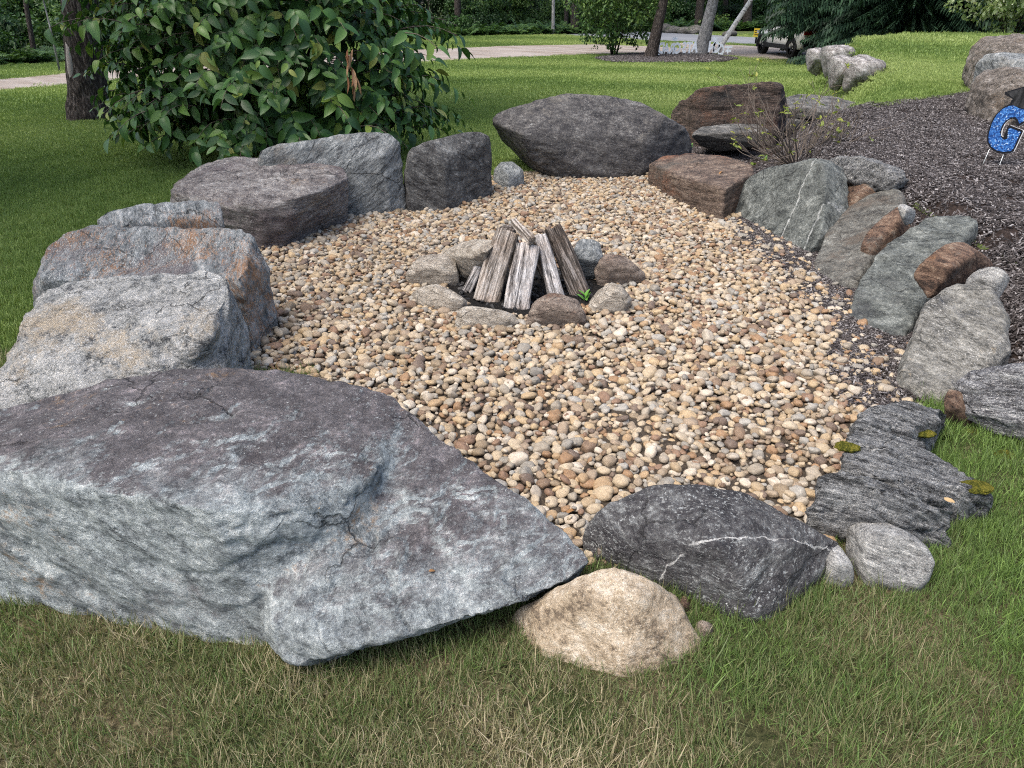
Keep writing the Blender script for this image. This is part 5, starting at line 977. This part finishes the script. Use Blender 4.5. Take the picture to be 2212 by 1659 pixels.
for (cxp, cyp, lb) in ((698, 488, 'white graduation cap cutout above the letter G'), (1128, 488, 'white graduation cap cutout right of the thick grey trunk')):
    px = (2400 + .3617 * cxp) / 1.8228; p = far(px, 120.5); e = tag(empty('cap_cutout', (p[0], p[1], -.72)), lb, 'sign', 'cap cutouts in the island bed'); zc = CAM_H - .735 * 0 - (p[1]) * math.tan(PITCH - math.atan((829.5 - .3617 * cyp / 1.8228) / FPX)) + .90
    m = MB(); m.prism([(-.13, .06), (0, .13), (.13, .06), (.08, .03), (.08, -.03), (-.08, -.03), (-.08, .03)], 0, .006); m.v = [(a, -c_, b + zc) for a, b, c_ in m.v]; m.build('board', white_pl, e, smooth=False); MB().tube([(0, -.01, zc), (0, -.01, -.1)], .003, 5).build('stake', wire, e)
for (cxp, w_, lb) in ((515, .24, 'low white cutout at the left end of the letter row'), (1285, .28, 'white two-bar cutout at the right end of the letter row')):
    px = (2400 + .3617 * cxp) / 1.8228; p = far(px, 123.5); e = tag(empty('yard_cutout', (p[0], p[1], -.72)), lb, 'sign', 'small cutouts in the island bed'); m = MB()
    if cxp > 1000: m.box((0, 0, .36), (w_, .006, .07)); m.box((0, .0, .22), (w_ * .8, .006, .08)); m.box((-.02, .002, .25), (.05, .006, .26))
    else: m.prism([(-.13, .10), (-.03, .16), (.12, .07), (.12, .0), (-.13, .02)], 0, .006); m.v = [(a, -c_, b) for a, b, c_ in m.v]
    m.build('board', white_pl, e, smooth=False); MB().tube([(0, -.01, .2), (0, -.01, -.1)], .003, 5).build('stake', wire, e)
p = far(1633, 89); e = tag(empty('roadside_sign', (p[0], p[1], -.74)), 'small yellow sign with dark lines at the roadside left of the car', 'sign')
MB().box((0, 0, .42), (.34, .02, .40)).build('board', plain('yellow_sign', (.55, .40, .03), .5, .4), e, smooth=False)
for z_ in (.32, .42, .52): MB().box((0, -.013, z_), (.26, .006, .035)).build('text_line', blackp, e, smooth=False)
for x_ in (-.12, .12): MB().tube([(x_, .02, .4), (x_, .02, -.1)], .008, 5).build('stake', wire, e)

# ------------------------------------------------------------------ white car
paint = plain('car_paint', (.80, .80, .74), .22, .6); blackt = plain('black_trim', (.010, .010, .011), .55, .4); tyre_m = plain('tyre', (.010, .010, .010), .8, .2); rim_m = plain('rim', (.02, .02, .022), .35, .5, .5)
glass_m = plain('car_glass', (.012, .015, .018), .08, .7); red_m = plain('tail_lamp', (.18, .010, .008), .25, .6); lampm = plain('head_lamp', (.6, .6, .58), .2, .6); platem = plain('plate', (.6, .6, .58), .5, .4)
cp = far(1692, 127); car = tag(empty('parked_car', (cp[0] + .95, cp[1] + 1.5, -.735 + .012), R(8)), 'white sport utility car parked under the dark spruce', 'car')
def loft(profile, half, name, mat, par):     # side profile (y along the car, z up) with a width for each point
    m = MB(); n = len(profile); secs = [(-1., .0), (-.97, .6), (-.88, 1.), (0, 1.), (.88, 1.), (.97, .6), (1., .0)]
    zc = sum(p[1] for p in profile) / n; yc = sum(p[0] for p in profile) / n; V = []
    for (sx, _) in secs:
        sh = 1 - .06 * max(0, abs(sx) - .85) / .15
        V += [(sx * w_, yc + (y_ - yc) * sh, zc + (z_ - zc) * sh) for (y_, z_), w_ in zip(profile, half)]
    F = [(i * n + k, i * n + (k + 1) % n, (i + 1) * n + (k + 1) % n, (i + 1) * n + k) for i in range(len(secs) - 1) for k in range(n)] + [tuple(range(n)), tuple((len(secs) - 1) * n + k for k in range(n))]
    m.add(V, F); return m.build(name, mat, par)
body = loft([(-2.2, .45), (-2.22, .75), (-2.16, 1.02), (-1.2, 1.06), (.55, 1.05), (1.55, .98), (2.05, .86), (2.2, .66), (2.2, .42), (1.75, .32), (-1.9, .32)], [.86, .90, .88, .90, .91, .88, .80, .76, .80, .88, .86], 'body', paint, car)
cab = loft([(-2.14, 1.0), (-1.92, 1.5), (-1.5, 1.66), (-.2, 1.68), (.25, 1.6), (1.0, 1.02)], [.82, .66, .62, .63, .64, .80], 'cabin', paint, car)
loft([(-2.0, 1.08), (-1.86, 1.46), (-1.5, 1.58), (-.2, 1.59), (.18, 1.53), (.86, 1.06)], [.835, .70, .665, .67, .68, .83], 'side_glass', glass_m, cab)
MB().box((0, -2.02, 1.30), (1.24, .03, .36), (R(-24), 0, 0)).build('rear_window', glass_m, cab, smooth=False)
MB().box((0, -2.225, .52), (1.7, .08, .30)).box((0, 2.2, .46), (1.6, .06, .24)).build('bumper', blackt, car, smooth=False)
MB().box((-.885, 0, .38), (.06, 2.0, .16)).build('sill_trim', blackt, car, smooth=False); MB().box((.885, 0, .38), (.06, 2.0, .16)).build('sill_trim', blackt, car, smooth=False)
MB().box((0, -2.245, .86), (.52, .02, .12)).build('number_plate', platem, car, smooth=False)
for s_ in (-1, 1):
    MB().box((s_ * .74, -2.19, .93), (.28, .08, .14)).build('tail_lamp', red_m, car, smooth=False); MB().box((s_ * .62, 2.10, .80), (.34, .12, .10)).build('headlight', lampm, car, smooth=False)
    for y_ in (-1.32, 1.35):
        w_ = link('wheel', None, car, (s_ * .80, y_, .35)); a = np.linspace(0, 2 * math.pi, 28, endpoint=False)
        def ring(r0, r1, x0, x1, nm, mt):
            m = MB(); n_ = 28; V = []
            for (x_, r_) in ((x0, r0), (x0, r1 * .96), (x0 + (x1 - x0) * .15, r1), (x0 + (x1 - x0) * .85, r1), (x1, r1 * .96), (x1, r0)): V += [(x_, r_ * math.cos(q), r_ * math.sin(q)) for q in a]
            m.add(V, [(i * n_ + k, i * n_ + (k + 1) % n_, (i + 1) * n_ + (k + 1) % n_, (i + 1) * n_ + k) for i in range(5) for k in range(n_)]); return m.build(nm, mt, w_)
        ring(.22, .355, -.11, .11, 'tyre', tyre_m); m = MB(); m.tube([(-.09, 0, 0), (.09, 0, 0)], .05, 10)
        for q in range(5): m.box((s_ * .07, .13 * math.cos(q * 1.2566), .13 * math.sin(q * 1.2566)), (.04, .20, .05), (q * 1.2566, 0, 0))
        m.tube([(-.02, 0, 0), (.02, 0, 0)], .235, 24); m.build('rim', rim_m, w_)
        arch = MB(); th = np.linspace(-.25, math.pi + .25, 13); arch.tube([(s_ * .895, y_ + .40 * math.cos(q), .35 + .40 * math.sin(q)) for q in th], .045, 6).build('wheel_arch', blackt, car)
    MB().box((s_ * .98, .55, 1.10), (.16, .10, .12)).build('mirror', blackt, car); MB().box((s_ * .908, .75, .90), (.012, .30, .035)).build('badge', blackt, car, smooth=False)
    for y_ in (-.55, .35): MB().box((s_ * .915, y_, .92), (.02, .16, .03)).build('door_handle', blackt, car, smooth=False)

# old stone wall across the road
for i, (px, py, s_, lb) in enumerate([(1432, 70, .55, 'mossy field stone at the left end of the old wall across the road'), (1455, 72, .5, 'dark field stone in the old wall across the road'), (1478, 73, .45, 'grey field stone in the middle of the old wall across the road'), (1500, 74, .55, 'pale field stone by the dark leaning trunk across the road'), (1575, 79, .4, 'small field stone across the road right of the grey tree')]):
    p = far(px, py); pts = rng.normal(size=(26, 3)); pts /= np.linalg.norm(pts, axis=1)[:, None]
    rock('field_stone', [list(pts * np.array([s_ * 1.3, s_ * .8, s_ * .7]) + np.array([p[0], p[1], -.735 + s_ * .35]))], MWall, lb, 'stone', 'stones of the old wall', vox=.07, smooth=3, amp=.05, seed=90. + i)
